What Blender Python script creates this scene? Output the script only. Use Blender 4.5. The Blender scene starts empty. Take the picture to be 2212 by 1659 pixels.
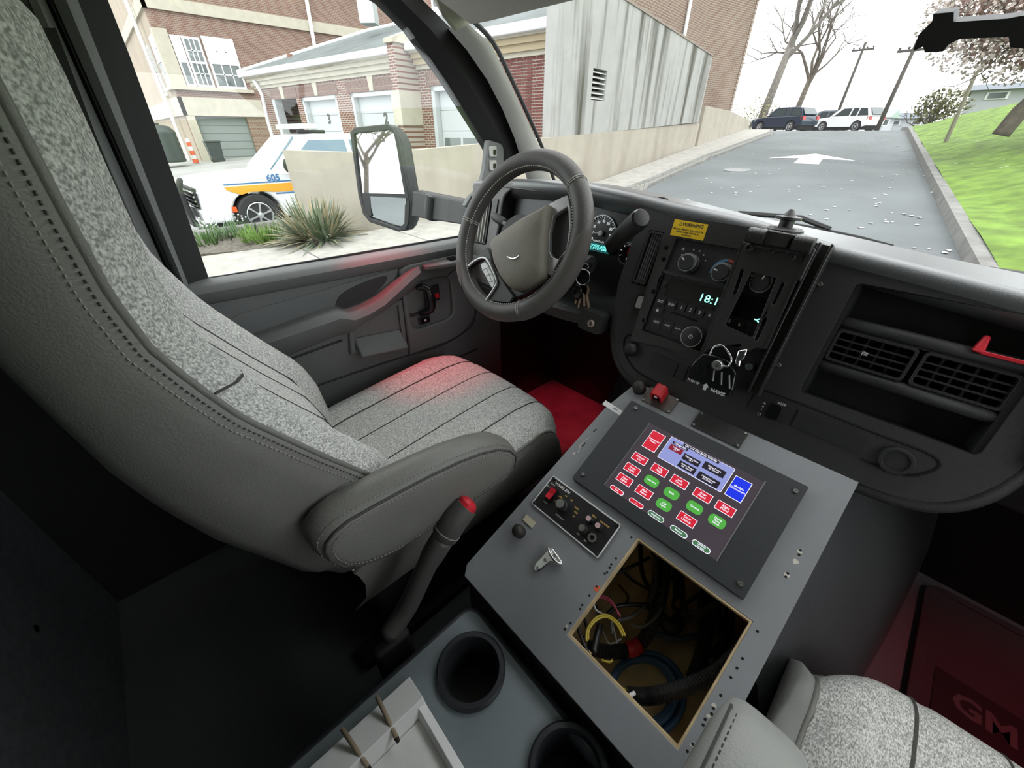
import bpy, math, random
import numpy as np
from mathutils import Vector
from mathutils.geometry import tessellate_polygon
random.seed(7); RNG = np.random.default_rng(7)
sc = bpy.context.scene
COL = sc.collection
H = 1.8                       # camera height above the ground under the van; positions below are measured from the camera level

# ------------------------------------------------------------------ camera
F, PX, PY = 831.0, 1106.0, 829.5
YAW, PITCH = math.radians(47.06), math.atan(541.5 / 831.0)
cam_d = bpy.data.cameras.new('camera'); cam = bpy.data.objects.new('camera', cam_d); COL.objects.link(cam)
cam.location = (0, 0, H); cam.rotation_euler = (math.pi / 2 - PITCH, 0, YAW)
cam_d.sensor_fit = 'HORIZONTAL'; cam_d.sensor_width = 36.0; cam_d.lens = 36.0 * F / 2212.0; cam_d.clip_start = 0.02; cam_d.clip_end = 600
sc.camera = cam

# ------------------------------------------------------------------ world, exposure
wd = bpy.data.worlds.new('overcast_sky'); sc.world = wd; wd.use_nodes = True
nt = wd.node_tree; nt.nodes.clear()
wo = nt.nodes.new('ShaderNodeOutputWorld'); bg = nt.nodes.new('ShaderNodeBackground')
tc = nt.nodes.new('ShaderNodeTexCoord'); sp = nt.nodes.new('ShaderNodeSeparateXYZ'); cr = nt.nodes.new('ShaderNodeValToRGB')
nt.links.new(tc.outputs['Generated'], sp.inputs[0]); nt.links.new(sp.outputs['Z'], cr.inputs[0]); nt.links.new(cr.outputs[0], bg.inputs[0]); nt.links.new(bg.outputs[0], wo.inputs[0])
cr.color_ramp.elements[0].position = 0.0; cr.color_ramp.elements[0].color = (0.93, 0.97, 1.0, 1)
cr.color_ramp.elements[1].position = 0.9; cr.color_ramp.elements[1].color = (1.0, 1.0, 1.0, 1)
bg.inputs[1].default_value = 1.5
sun_d = bpy.data.lights.new('veiled_sun', 'SUN'); sun = bpy.data.objects.new('veiled_sun', sun_d); COL.objects.link(sun)
sun_d.energy = 0.5; sun_d.angle = math.radians(25); sun_d.color = (1, 0.97, 0.92); sun.rotation_euler = (math.radians(48), 0, math.radians(60)); sun.location = (20, -20, 30)
vs = sc.view_settings
vs.view_transform = 'Standard'; vs.look = 'None'; vs.gamma = 1.0; vs.use_curve_mapping = False; vs.exposure = 1.2
sc.render.film_transparent = False
sc.cycles.max_bounces = 12; sc.cycles.transparent_max_bounces = 24; sc.cycles.diffuse_bounces = 6

# ------------------------------------------------------------------ pixel rays and frames
A3 = lambda *p: np.array(p, float)
d0 = A3(-math.sin(YAW), math.cos(YAW), 0); RT = A3(math.cos(YAW), math.sin(YAW), 0); ZZ = A3(0, 0, 1)
FW = math.cos(PITCH) * d0 - math.sin(PITCH) * ZZ; UP = math.sin(PITCH) * d0 + math.cos(PITCH) * ZZ
def ray(x, y): return FW + RT * (x - PX) / F - UP * (y - PY) / F
def onx(x, y, X): r = ray(x, y); return r * X / r[0]
def ony(x, y, Y): r = ray(x, y); return r * Y / r[1]
def onz(x, y, Z): r = ray(x, y); return r * Z / r[2]
def gz(y): return -1.8 + 0.066 * min(max(y, 0), 29)
def ong(x, y): r = ray(x, y); return r * 1.8 / (0.066 * r[1] - r[2])
def norm(v): v = np.asarray(v, float); return v / np.linalg.norm(v)
class Fr:
    """A flat working frame: origin, right, up and normal."""
    def __init__(s, o, u, v): s.o = A3(*o); s.u = norm(u); s.v = norm(v); s.n = np.cross(s.u, s.v)
    def __call__(s, a, b, c=0.0): return s.o + s.u * a + s.v * b + s.n * c
    def px(s, x, y, c=0.0):
        r = ray(x, y); o = s.o + s.n * c; q = r * (o @ s.n) / (r @ s.n) - s.o; return (q @ s.u, q @ s.v)
    def pxs(s, pts, c=0.0): return [s.px(x, y, c) for x, y in pts]
    def at(s, a, b, c=0.0): return Fr(s(a, b, c), s.u, s.v)
K = Fr((0, .633, -.474), (1, 0, 0), (0, .876, .482))      # sloping console top
D = Fr((0, .70, -.42), (1, 0, 0), (0, .35, .936))         # face of the dashboard
def zoom(x0, y0, s): return lambda pts: [(x0 + a / s, y0 + b / s) for a, b in pts]

# ------------------------------------------------------------------ materials
MATS = {}
def node_mat(name):
    m = bpy.data.materials.new(name); m.use_nodes = True; MATS[name] = m
    return m, m.node_tree, m.node_tree.nodes['Principled BSDF']
def mat(name, col, rough=.6, metal=0.0, var=0.0, vscale=6.0, bump=0.0, bscale=200.0, spec=.5, emit=0.0, emit_col=None, coat=0.0, stretch=None):
    if name in MATS: return MATS[name]
    m, t, p = node_mat(name)
    p.inputs['Base Color'].default_value = (*col, 1); p.inputs['Roughness'].default_value = rough; p.inputs['Metallic'].default_value = metal
    p.inputs['Specular IOR Level'].default_value = spec; p.inputs['Coat Weight'].default_value = coat; p.inputs['Coat Roughness'].default_value = .28 if coat == .55 else .03
    co = t.nodes.new('ShaderNodeTexCoord'); mp = t.nodes.new('ShaderNodeMapping'); t.links.new(co.outputs['Object'], mp.inputs[0])
    if stretch: mp.inputs['Scale'].default_value = stretch
    if var:
        n = t.nodes.new('ShaderNodeTexNoise'); n.inputs['Scale'].default_value = vscale; n.inputs['Detail'].default_value = 5
        r = t.nodes.new('ShaderNodeValToRGB'); r.color_ramp.elements[0].position = .3; r.color_ramp.elements[1].position = .7
        r.color_ramp.elements[0].color = (*[c * (1 - var) for c in col], 1); r.color_ramp.elements[1].color = (*[min(1, c * (1 + var)) for c in col], 1)
        t.links.new(mp.outputs[0], n.inputs[0]); t.links.new(n.outputs['Fac'], r.inputs[0]); t.links.new(r.outputs[0], p.inputs['Base Color'])
    if bump:
        n2 = t.nodes.new('ShaderNodeTexNoise'); n2.inputs['Scale'].default_value = bscale; n2.inputs['Detail'].default_value = 3
        b = t.nodes.new('ShaderNodeBump'); b.inputs['Strength'].default_value = bump; b.inputs['Distance'].default_value = .002
        t.links.new(mp.outputs[0], n2.inputs[0]); t.links.new(n2.outputs['Fac'], b.inputs['Height']); t.links.new(b.outputs[0], p.inputs['Normal'])
    if emit:
        p.inputs['Emission Color'].default_value = (*(emit_col or col), 1); p.inputs['Emission Strength'].default_value = emit
    return m
def fabric_mat(name, c1, c2, scale=460.0):
    m, t, p = node_mat(name); p.inputs['Roughness'].default_value = .95; p.inputs['Specular IOR Level'].default_value = .15
    co = t.nodes.new('ShaderNodeTexCoord'); mp = t.nodes.new('ShaderNodeMapping'); mp.inputs['Scale'].default_value = (1, .45, .45); mp.inputs['Rotation'].default_value = (.5, .3, .6)
    v = t.nodes.new('ShaderNodeTexNoise'); v.inputs['Scale'].default_value = scale * 1.5; v.inputs['Detail'].default_value = 1; t.links.new(co.outputs['Object'], mp.inputs[0]); t.links.new(mp.outputs[0], v.inputs[0])
    n = t.nodes.new('ShaderNodeTexNoise'); n.inputs['Scale'].default_value = scale * .35; n.inputs['Detail'].default_value = 2; t.links.new(co.outputs['Object'], n.inputs[0])
    a = t.nodes.new('ShaderNodeMath'); a.operation = 'MULTIPLY_ADD'; a.inputs[1].default_value = .35; t.links.new(n.outputs['Fac'], a.inputs[0]); t.links.new(v.outputs['Fac'], a.inputs[2])
    r = t.nodes.new('ShaderNodeValToRGB'); r.color_ramp.elements[0].position = .48; r.color_ramp.elements[1].position = .86; r.color_ramp.elements[0].color = (*c2, 1); r.color_ramp.elements[1].color = (*c1, 1)
    h = t.nodes.new('ShaderNodeMath'); h.operation = 'MULTIPLY'; h.inputs[1].default_value = 1.0; t.links.new(a.outputs[0], h.inputs[0])
    t.links.new(h.outputs[0], r.inputs[0]); t.links.new(r.outputs[0], p.inputs['Base Color'])
    b = t.nodes.new('ShaderNodeBump'); b.inputs['Strength'].default_value = .6; b.inputs['Distance'].default_value = .0012; b.invert = True
    t.links.new(a.outputs[0], b.inputs['Height']); t.links.new(b.outputs[0], p.inputs['Normal'])
    return m
def brick_mat(name, c1, c2, mortar, bw=.21, bh=.068, ms=.011):
    m, t, p = node_mat(name); p.inputs['Roughness'].default_value = .9
    uv = t.nodes.new('ShaderNodeUVMap'); b = t.nodes.new('ShaderNodeTexBrick')
    b.inputs['Scale'].default_value = 1; b.inputs['Brick Width'].default_value = bw; b.inputs['Row Height'].default_value = bh; b.inputs['Mortar Size'].default_value = ms; b.inputs['Mortar Smooth'].default_value = .1
    b.inputs['Color1'].default_value = (*c1, 1); b.inputs['Color2'].default_value = (*c2, 1); b.inputs['Mortar'].default_value = (*mortar, 1)
    t.links.new(uv.outputs[0], b.inputs['Vector'])
    n = t.nodes.new('ShaderNodeTexNoise'); n.inputs['Scale'].default_value = .8; n.inputs['Detail'].default_value = 6; t.links.new(uv.outputs[0], n.inputs[0])
    mx = t.nodes.new('ShaderNodeMix'); mx.data_type = 'RGBA'; mx.blend_type = 'MULTIPLY'; mx.inputs[0].default_value = .35
    t.links.new(b.outputs['Color'], mx.inputs[6]); t.links.new(n.outputs['Fac'], mx.inputs[7]); t.links.new(mx.outputs[2], p.inputs['Base Color'])
    bp = t.nodes.new('ShaderNodeBump'); bp.inputs['Strength'].default_value = .6; bp.inputs['Distance'].default_value = .01; bp.invert = True
    t.links.new(b.outputs['Fac'], bp.inputs['Height']); t.links.new(bp.outputs[0], p.inputs['Normal'])
    return m
def streak_mat(name, base, dark, scale=(5, 5, .35), lo=.5, hi=.72):
    m, t, p = node_mat(name); p.inputs['Roughness'].default_value = .9
    co = t.nodes.new('ShaderNodeTexCoord'); mp = t.nodes.new('ShaderNodeMapping'); mp.inputs['Scale'].default_value = scale; t.links.new(co.outputs['Object'], mp.inputs[0])
    n = t.nodes.new('ShaderNodeTexNoise'); n.inputs['Scale'].default_value = 1.0; n.inputs['Detail'].default_value = 6; t.links.new(mp.outputs[0], n.inputs[0])
    r = t.nodes.new('ShaderNodeValToRGB'); r.color_ramp.elements[0].position = lo; r.color_ramp.elements[1].position = hi; r.color_ramp.elements[0].color = (*base, 1); r.color_ramp.elements[1].color = (*dark, 1)
    n2 = t.nodes.new('ShaderNodeTexNoise'); n2.inputs['Scale'].default_value = 2.5; n2.inputs['Detail'].default_value = 8; t.links.new(co.outputs['Object'], n2.inputs[0])
    mx = t.nodes.new('ShaderNodeMix'); mx.data_type = 'RGBA'; mx.blend_type = 'MULTIPLY'; mx.inputs[0].default_value = .3
    t.links.new(n.outputs['Fac'], r.inputs[0]); t.links.new(r.outputs[0], mx.inputs[6]); t.links.new(n2.outputs['Fac'], mx.inputs[7]); t.links.new(mx.outputs[2], p.inputs['Base Color'])
    return m
def glass_mat(name, tint=(1, 1, 1), gloss=.06, rough=0.0):
    m = bpy.data.materials.new(name); m.use_nodes = True; t = m.node_tree; t.nodes.clear(); MATS[name] = m
    o = t.nodes.new('ShaderNodeOutputMaterial'); mx = t.nodes.new('ShaderNodeMixShader'); tr = t.nodes.new('ShaderNodeBsdfTransparent'); g = t.nodes.new('ShaderNodeBsdfGlossy')
    tr.inputs[0].default_value = (*tint, 1); g.inputs['Roughness'].default_value = rough
    mx.inputs[0].default_value = gloss
    t.links.new(tr.outputs[0], mx.inputs[1]); t.links.new(g.outputs[0], mx.inputs[2]); t.links.new(mx.outputs[0], o.inputs[0])
    return m
m_plas_d = mat('plastic_black', (.018, .019, .019), .5, bump=.25, bscale=900)
m_plas_dk = mat('plastic_dash', (.030, .031, .031), .48, bump=.35, bscale=800)
m_plas_g = mat('plastic_door_grey', (.14, .147, .147), .5, bump=.3, bscale=700)
m_plas_lg = mat('plastic_trim_grey', (.42, .42, .39), .6, bump=.2, bscale=700)
m_head = mat('headliner_cloth', (.42, .41, .36), .95, bump=.4, bscale=900)
m_black = mat('matte_black', (.012, .012, .013), .7)
m_void = mat('deep_black', (.004, .004, .004), .9)
m_rub = mat('rubber_seal', (.01, .01, .011), .75)
m_gloss = mat('gloss_black', (.01, .01, .011), .15)
m_vinyl = mat('seat_vinyl', (.19, .19, .175), .42, bump=.35, bscale=420, var=.06, vscale=9)
m_fab = fabric_mat('seat_fabric', (.30, .305, .292), (.80, .805, .775))
m_seam = mat('seat_seam', (.07, .07, .065), .8)
m_sst = mat('seat_thread', (.30, .295, .27), .8)
m_stitch = mat('stitch_thread', (.5, .49, .45), .8)
m_silver = mat('silver_plastic', (.42, .42, .42), .3, .6)
m_chrome = mat('chrome', (.8, .8, .8), .12, 1.0)
m_steel = mat('screw_steel', (.55, .55, .55), .3, 1.0)
m_hub = mat('airbag_vinyl', (.20, .185, .15), .6, bump=.5, bscale=500)
m_rim = mat('wheel_cover_leather', (.07, .066, .062), .5, bump=.4, bscale=500)
m_grip = mat('wheel_grip_suede', (.10, .092, .086), .8, bump=.3, bscale=700)
m_plate = mat('console_laminate', (.27, .28, .297), .42, var=.12, vscale=5, bump=.12, bscale=900)
m_panel = mat('monitor_bezel', (.035, .039, .043), .45, bump=.2, bscale=1200)
m_metal_b = mat('mount_steel_black', (.042, .042, .041), .33, .3, bump=.35, bscale=500)
m_ply = mat('raw_plywood', (.55, .42, .24), .85, var=.25, vscale=30)
m_white = mat('white_paint', (.72, .73, .73), .5)
m_paper = mat('white_card', (.90, .90, .90), .85, var=.04, vscale=20)
m_red = mat('red_plastic', (.62, .02, .03), .4)
m_redl = mat('red_lens', (.7, .02, .04), .35)
m_mark = mat('white_print', (.75, .75, .75), .6)
m_glass = glass_mat('window_glass', (.97, .99, .98), .035)
m_mirror = mat('mirror_silver', (.93, .94, .94), .02, 1.0)
m_carpet = mat('dark_carpet', (.09, .10, .105), .98, bump=.9, bscale=500, var=.2, vscale=60)
m_rug = mat('floor_rubber', (.045, .04, .042), .8, bump=.5, bscale=200)

# ------------------------------------------------------------------ mesh builder
class M:
    def __init__(s): s.v = []; s.f = []; s.uv = []
    def add(s, vs, fs, uvs=None):
        b = len(s.v); s.v += [tuple(map(float, p)) for p in vs]; s.f += [tuple(b + i for i in f) for f in fs]
        s.uv += list(uvs) if uvs is not None else [(0.0, 0.0)] * len(vs); return s
    def box(s, lo, hi):
        x0, y0, z0 = lo; x1, y1, z1 = hi
        return s.add([(x0, y0, z0), (x1, y0, z0), (x1, y1, z0), (x0, y1, z0), (x0, y0, z1), (x1, y0, z1), (x1, y1, z1), (x0, y1, z1)],
                     [(0, 3, 2, 1), (4, 5, 6, 7), (0, 1, 5, 4), (1, 2, 6, 5), (2, 3, 7, 6), (3, 0, 4, 7)])
    def obox(s, fr, a0, a1, b0, b1, c0, c1):
        P = [fr(a, b, c) for c in (c0, c1) for a, b in ((a0, b0), (a1, b0), (a1, b1), (a0, b1))]
        U = [(a, b) for c in (c0, c1) for a, b in ((a0, b0), (a1, b0), (a1, b1), (a0, b1))]
        return s.add(P, [(0, 3, 2, 1), (4, 5, 6, 7), (0, 1, 5, 4), (1, 2, 6, 5), (2, 3, 7, 6), (3, 0, 4, 7)], U)
    def prism(s, fr, poly, c0, c1, holes=(), top=True, bottom=True):
        loops = [list(poly)] + [list(h) for h in holes]
        flat = [p for l in loops for p in l]; n = len(flat)
        tri = tessellate_polygon([[Vector((p[0], p[1], 0)) for p in l] for l in loops])
        vs = [fr(a, b, c0) for a, b in flat] + [fr(a, b, c1) for a, b in flat]
        fs = []
        for t in tri:
            (ax, ay), (bx, by), (cx, cy) = [flat[i] for i in t]
            if (bx - ax) * (cy - ay) - (by - ay) * (cx - ax) < 0: t = (t[0], t[2], t[1])
            if top: fs.append(tuple(n + i for i in t))
            if bottom: fs.append((t[0], t[2], t[1]))
        k = 0
        for li, l in enumerate(loops):
            m = len(l); area = sum(l[i][0] * l[(i + 1) % m][1] - l[(i + 1) % m][0] * l[i][1] for i in range(m))
            ccw = (area > 0) != (li > 0)
            for i in range(m):
                a, b = k + i, k + (i + 1) % m
                fs.append((a, b, n + b, n + a) if ccw else (b, a, n + a, n + b))
            k += m
        return s.add(vs, fs, [tuple(p) for p in flat] * 2)
    def tube(s, path, r, n=8, closed=False, caps=True, squash=None):
        P = [np.asarray(p, float) for p in path]; m = len(P); rr = r if hasattr(r, '__len__') else [r] * m
        ref = None; rings = []
        for i in range(m):
            t = (P[(i + 1) % m] - P[i - 1]) if closed else (P[min(i + 1, m - 1)] - P[max(i - 1, 0)])
            t = t / (np.linalg.norm(t) + 1e-12)
            if ref is None: ref = np.cross(t, A3(0, 0, 1) if abs(t[2]) < .9 else A3(1, 0, 0))
            e = ref - t * (ref @ t); e /= (np.linalg.norm(e) + 1e-12); ref = e; f = np.cross(t, e)
            rings.append([P[i] + rr[i] * (math.cos(2 * math.pi * k / n) * e + math.sin(2 * math.pi * k / n) * f) for k in range(n)])
        s.loft(rings, closed_u=True, closed_v=closed, caps=caps and not closed); return s
    def loft(s, rings, closed_u=True, closed_v=False, caps=True, uvs=None):
        n = len(rings[0]); m = len(rings); vs = [p for r in rings for p in r]; fs = []
        for i in range(m if closed_v else m - 1):
            for k in range(n if closed_u else n - 1):
                a, b = i * n + k, i * n + (k + 1) % n; c, d = ((i + 1) % m) * n + (k + 1) % n, ((i + 1) % m) * n + k
                fs.append((a, b, c, d))
        if caps and closed_u and not closed_v: fs.append(tuple(range(n - 1, -1, -1))); fs.append(tuple((m - 1) * n + k for k in range(n)))
        return s.add(vs, fs, uvs)
    def lathe(s, fr, prof, n=20, caps=True):
        rings = [[fr(r * math.cos(2 * math.pi * k / n), r * math.sin(2 * math.pi * k / n), h) for k in range(n)] for r, h in prof]
        return s.loft(rings, caps=caps)
    def ball(s, c, r, n=12, sc3=(1, 1, 1)):
        c = np.asarray(c, float); rings = []
        for i in range(1, n // 2):
            a = math.pi * i / (n // 2)
            rings.append([c + A3(r * sc3[0] * math.sin(a) * math.cos(2 * math.pi * k / n), r * sc3[1] * math.sin(a) * math.sin(2 * math.pi * k / n), -r * sc3[2] * math.cos(a)) for k in range(n)])
        return s.loft(rings)
def rrect(x0, y0, x1, y1, r, n=4):
    r = min(r, abs(x1 - x0) / 2 - 1e-5, abs(y1 - y0) / 2 - 1e-5); out = []
    for cx, cy, a in ((x1 - r, y0 + r, -90), (x1 - r, y1 - r, 0), (x0 + r, y1 - r, 90), (x0 + r, y0 + r, 180)):
        out += [(cx + r * math.cos(math.radians(a + 90 * k / n)), cy + r * math.sin(math.radians(a + 90 * k / n))) for k in range(n + 1)]
    return out
def circ(x, y, r, n=16): return [(x + r * math.cos(2 * math.pi * k / n), y + r * math.sin(2 * math.pi * k / n)) for k in range(n)]
def smooth_path(pts, k=6):
    P = [np.asarray(p, float) for p in pts]; out = []
    for i in range(len(P) - 1):
        p0, p1, p2, p3 = P[max(i - 1, 0)], P[i], P[i + 1], P[min(i + 2, len(P) - 1)]
        for j in range(k):
            t = j / k; out.append(.5 * ((2 * p1) + (-p0 + p2) * t + (2 * p0 - 5 * p1 + 4 * p2 - p3) * t * t + (-p0 + 3 * p1 - 3 * p2 + p3) * t ** 3))
    return out + [P[-1]]
def smooth2(pts, k=5): return [tuple(p) for p in smooth_path(pts, k)]
TXT = {}
def text_geo(body, bold=.0):
    key = (body, bold)
    if key not in TXT:
        c = bpy.data.curves.new('lettering', 'FONT'); c.body = body; c.size = 1.0; c.align_x = 'CENTER'; c.align_y = 'CENTER'; c.offset = bold; c.resolution_u = 2; c.space_line = .9
        o = bpy.data.objects.new('lettering', c); me = bpy.data.meshes.new_from_object(o)
        TXT[key] = ([tuple(v.co) for v in me.vertices], [tuple(p.vertices) for p in me.polygons])
        bpy.data.meshes.remove(me); bpy.data.objects.remove(o); bpy.data.curves.remove(c)
    return TXT[key]
def text_m(fr, body, a, b, size, c=.001, bold=.02, width=None, mm=None):
    vs, fs = text_geo(body, bold); sx = size
    if width:
        w = max(v[0] for v in vs) - min(v[0] for v in vs); sx = width / w
    m = mm or M(); return m.add([fr(a + v[0] * sx, b + v[1] * size, c) for v in vs], fs)

# ------------------------------------------------------------------ objects
WLOC = {}
def props(o, label=None, cat=None, group=None, kind=None):
    for k, v in (('label', label), ('category', cat), ('group', group), ('kind', kind)):
        if v: o[k] = v
    return o
def thing(name, label, cat, loc, group=None, kind=None):
    o = bpy.data.objects.new(name, None); COL.objects.link(o); o.empty_display_size = .05
    w = A3(loc[0], loc[1], loc[2] + H); o.location = w; WLOC[o] = w
    return props(o, label, cat, group, kind)
def obj(name, m, material, parent=None, smooth=False, bevel=0.0, sub=0, label=None, cat=None, group=None, kind=None, angle=None):
    V = np.array(m.v) + A3(0, 0, H); lo, hi = V.min(0), V.max(0); c = A3((lo[0] + hi[0]) / 2, (lo[1] + hi[1]) / 2, lo[2])
    me = bpy.data.meshes.new(name); me.from_pydata((V - c).tolist(), [], m.f); me.update()
    if any(u != (0.0, 0.0) for u in m.uv):
        l = me.uv_layers.new(name='UVMap'); idx = np.empty(len(me.loops), dtype=np.int32); me.loops.foreach_get('vertex_index', idx)
        l.data.foreach_set('uv', np.array(m.uv, dtype=np.float32)[idx].ravel())
    me.materials.append(material)
    o = bpy.data.objects.new(name, me); COL.objects.link(o)
    if smooth:
        me.polygons.foreach_set('use_smooth', [True] * len(me.polygons))
        if angle is not None: me.set_sharp_from_angle(angle=math.radians(angle))
    if bevel:
        bm = o.modifiers.new('bevel', 'BEVEL'); bm.width = bevel; bm.segments = 2; bm.limit_method = 'ANGLE'; bm.angle_limit = math.radians(40)
        if not smooth: me.polygons.foreach_set('use_smooth', [True] * len(me.polygons)); me.set_sharp_from_angle(angle=math.radians(35))
    if sub: sm = o.modifiers.new('sub', 'SUBSURF'); sm.levels = sub; sm.render_levels = sub
    WLOC[o] = c
    if parent is not None: o.parent = parent; o.location = c - WLOC[parent]
    else: o.location = c
    return props(o, label, cat, group, kind)
def clone(o, shift, parent=None, name=None):
    c = o.copy(); COL.objects.link(c); w = WLOC[o] + np.asarray(shift, float); WLOC[c] = w
    p = parent if parent is not None else o.parent
    c.parent = p; c.location = w - WLOC[p] if p is not None else w
    return c
def clone_tree(o, shift, parent=None):
    c = clone(o, shift, parent)
    for ch in list(o.children): clone_tree(ch, shift, c)
    return c
def screw(parent, fr, a, b, c=0, r=.004, material=None, name='screw'):
    m = M().lathe(fr.at(a, b, c), [(r, 0), (r, r * .5), (r * .75, r * .8), (r * .35, r * .8), (r * .3, r * .4)], 10)
    return obj(name, m, material or m_steel, parent, smooth=True, angle=40)

# ================================================================== VAN SHELL
FLZ = -1.05
obj('floor', M().box((-1.12, -1.3, FLZ - .05), (.85, 1.30, FLZ)), mat('floor_carpet', (.12, .125, .13), .98, bump=.8, bscale=400), kind='structure', label='dark rubber floor of the van cab', cat='floor')
m = M().box((-1.14, -1.3, .34), (.88, .50, .38))
m.loft([[A3(x, .50, .34), A3(x, .62, .31), A3(x, .715, .225), A3(x, .735, .222), A3(x, .735, .26), A3(x, .62, .36), A3(x, .50, .38)] for x in np.linspace(-.93, .66, 9)])
obj('ceiling', m, m_head, kind='structure', smooth=True, angle=40, label='pale grey cloth headliner over the cab', cat='ceiling')
# partition behind the driver's seat
pw = thing('wall_rear', 'dark carpeted partition wall behind the driver seat', 'wall', (-.7, -.43, FLZ), kind='structure')
obj('panel', M().box((-1.115, -.46, FLZ), (-.24, -.40, .34)), m_carpet, pw)
obj('edge_trim', M().box((-.26, -.462, FLZ), (-.235, -.395, .34)), m_plas_d, pw)
screw(pw, Fr((0, -.40, 0), (1, 0, 0), (0, 0, 1)), -.843, -.757, 0, .008)
obj('wall_back', M().box((-1.12, -1.32, FLZ), (.85, -1.28, .34)), m_carpet, kind='structure', label='dark rear wall of the cab', cat='wall')
m = M().box((.82, -1.3, FLZ), (.87, 1.25, -.29)); m.box((.82, -1.3, -.29), (.87, .05, .34)); m.box((.82, .05, .26), (.87, .62, .34))
m.loft([[A3(.80, .62, .30), A3(.87, .62, .30), A3(.87, .70, .34), A3(.80, .70, .34)], [A3(.80, 1.10, -.14), A3(.87, 1.10, -.14), A3(.87, 1.18, -.10), A3(.80, 1.18, -.10)]])
obj('wall_right', m, m_plas_g, kind='structure', label='grey passenger side wall and door of the cab', cat='wall')
obj('wall_firewall', M().box((-1.12, 1.28, FLZ - .1), (.85, 1.32, -.24)), m_black, kind='structure', label='black firewall under the windshield', cat='wall')
obj('wall_left', M().box((-1.17, -1.3, FLZ), (-1.115, .02, .36)).box((-1.17, .02, FLZ), (-1.125, 1.3, -.33)).box((-1.17, .02, .30), (-1.11, .62, .36)), m_plas_dk, kind='structure', label='dark grey side wall of the cab around the driver door', cat='wall')
obj('wall_kick', M().box((-1.118, .93, FLZ), (-1.07, 1.30, -.34)), m_black, kind='structure', label='black kick panel left of the pedals', cat='wall')

# windshield glass with black seal
def wsx(x): return .05 * (1 - ((x + .135) / .9) ** 2)
rings = []
for k in range(7):
    t = k / 6; z = -.215 + t * .435; y = 1.22 - t * .49
    w0 = -1.03 + .10 * t; w1 = .76 - .10 * t
    rings.append([A3(x, y + wsx(x) * (1 - .3 * t), z) for x in np.linspace(w0, w1, 15)])
obj('window_1', M().loft(rings, closed_u=False), m_glass, kind='structure', smooth=True, label='clear windshield glass of the van', cat='windshield')
wp = thing('windshield_wiper', 'black wiper blade lying at the base of the windshield', 'wiper', (-.1, 1.3, -.2))
Wf = Fr((0, 1.345, 0), (1, 0, 0), (0, 0, 1))
pth = [Wf(*Wf.px(x, y)) for x, y in ((1640, 478), (1720, 488), (1790, 502), (1860, 516), (1930, 531))]
obj('blade', M().tube(pth, [.004, .007, .008, .007, .003], 6), m_black, wp)
obj('arm', M().tube([pth[2] + A3(0, .0, .008), pth[1] + A3(0, .012, .02), A3(-.45, 1.345, -.20)], .007, 6), m_black, wp)

# front pillar trim (lit grey) and its seal
sec_o = [(1012, 52), (1060, 95), (1098, 170), (1135, 250), (1165, 318), (1192, 392), (1215, 450)]
sec_i = [(968, 62), (1008, 108), (1052, 172), (1085, 235), (1112, 300), (1140, 392), (1160, 450)]
rings = []
for (a, b) in zip(sec_o, sec_i):
    po = onx(*a, -.985); pi = onx(*b, -1.045); mid = (po + pi) / 2 + norm(-(po + pi)) * .022
    rings.append([po, mid * .6 + po * .4, mid * .6 + pi * .4, pi, pi * 1.06, po * 1.06])
obj('trim_1', M().loft(rings), m_plas_lg, kind='structure', smooth=True, angle=50, label='pale grey windshield pillar trim beside the driver door', cat='pillar trim')
obj('trim_2', M().tube([onx(*p, -.984) + A3(.0, .004, 0) for p in smooth_path([A3(1020, 45), A3(1062, 90), A3(1100, 165), A3(1137, 245), A3(1168, 315), A3(1196, 392)], 3) for p in [p[:2]]], .0055, 6), m_rub, kind='structure', label='black rubber seal along the windshield edge', cat='window seal')
# visor folded at the header
vz = [onx(*p, -.86) for p in ((938, 0), (962, 48), (1000, 66), (1018, 40))]
m = M().loft([[A3(x, .735, .205 + d), A3(x, .69, .195 + d), A3(x, .60, .225 + d), A3(x, .55, .285 + d), A3(x, .56, .30 + d), A3(x, .62, .25 + d), A3(x, .70, .225 + d)] for x, d in ((-.90, .02), (-.87, .0), (-.6, -.004), (-.42, -.004), (-.38, .01))])
obj('sun_visor', m, m_head, smooth=True, angle=50, label='folded pale grey sun visor under the headliner edge', cat='sun visor')
m = M().loft([[onx(*p, -.93) for p in ((930, -30), (958, 40), (985, 75), (1022, 52), (1015, 20), (1010, -30))], [onx(*p, -.93) + A3(-.16, .06, .10) for p in ((930, -30), (958, 40), (985, 75), (1022, 52), (1015, 20), (1010, -30))]])
obj('trim_3', m, m_head, kind='structure', bevel=.01, label='pale grey headliner corner above the windshield pillar', cat='headliner corner')

# ------------------------------------------------------------------ driver door
dr = thing('door_1', 'grey plastic driver door with armrest, window and black frame', 'door', (-1.1, .5, FLZ), kind='structure')
DX = Fr((-1.06, 0, 0), (0, 1, 0), (0, 0, 1))       # inner face, a = y, b = z, c towards the cab
DW = Fr((-1.12, 0, 0), (0, 1, 0), (0, 0, 1))       # glass plane
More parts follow.
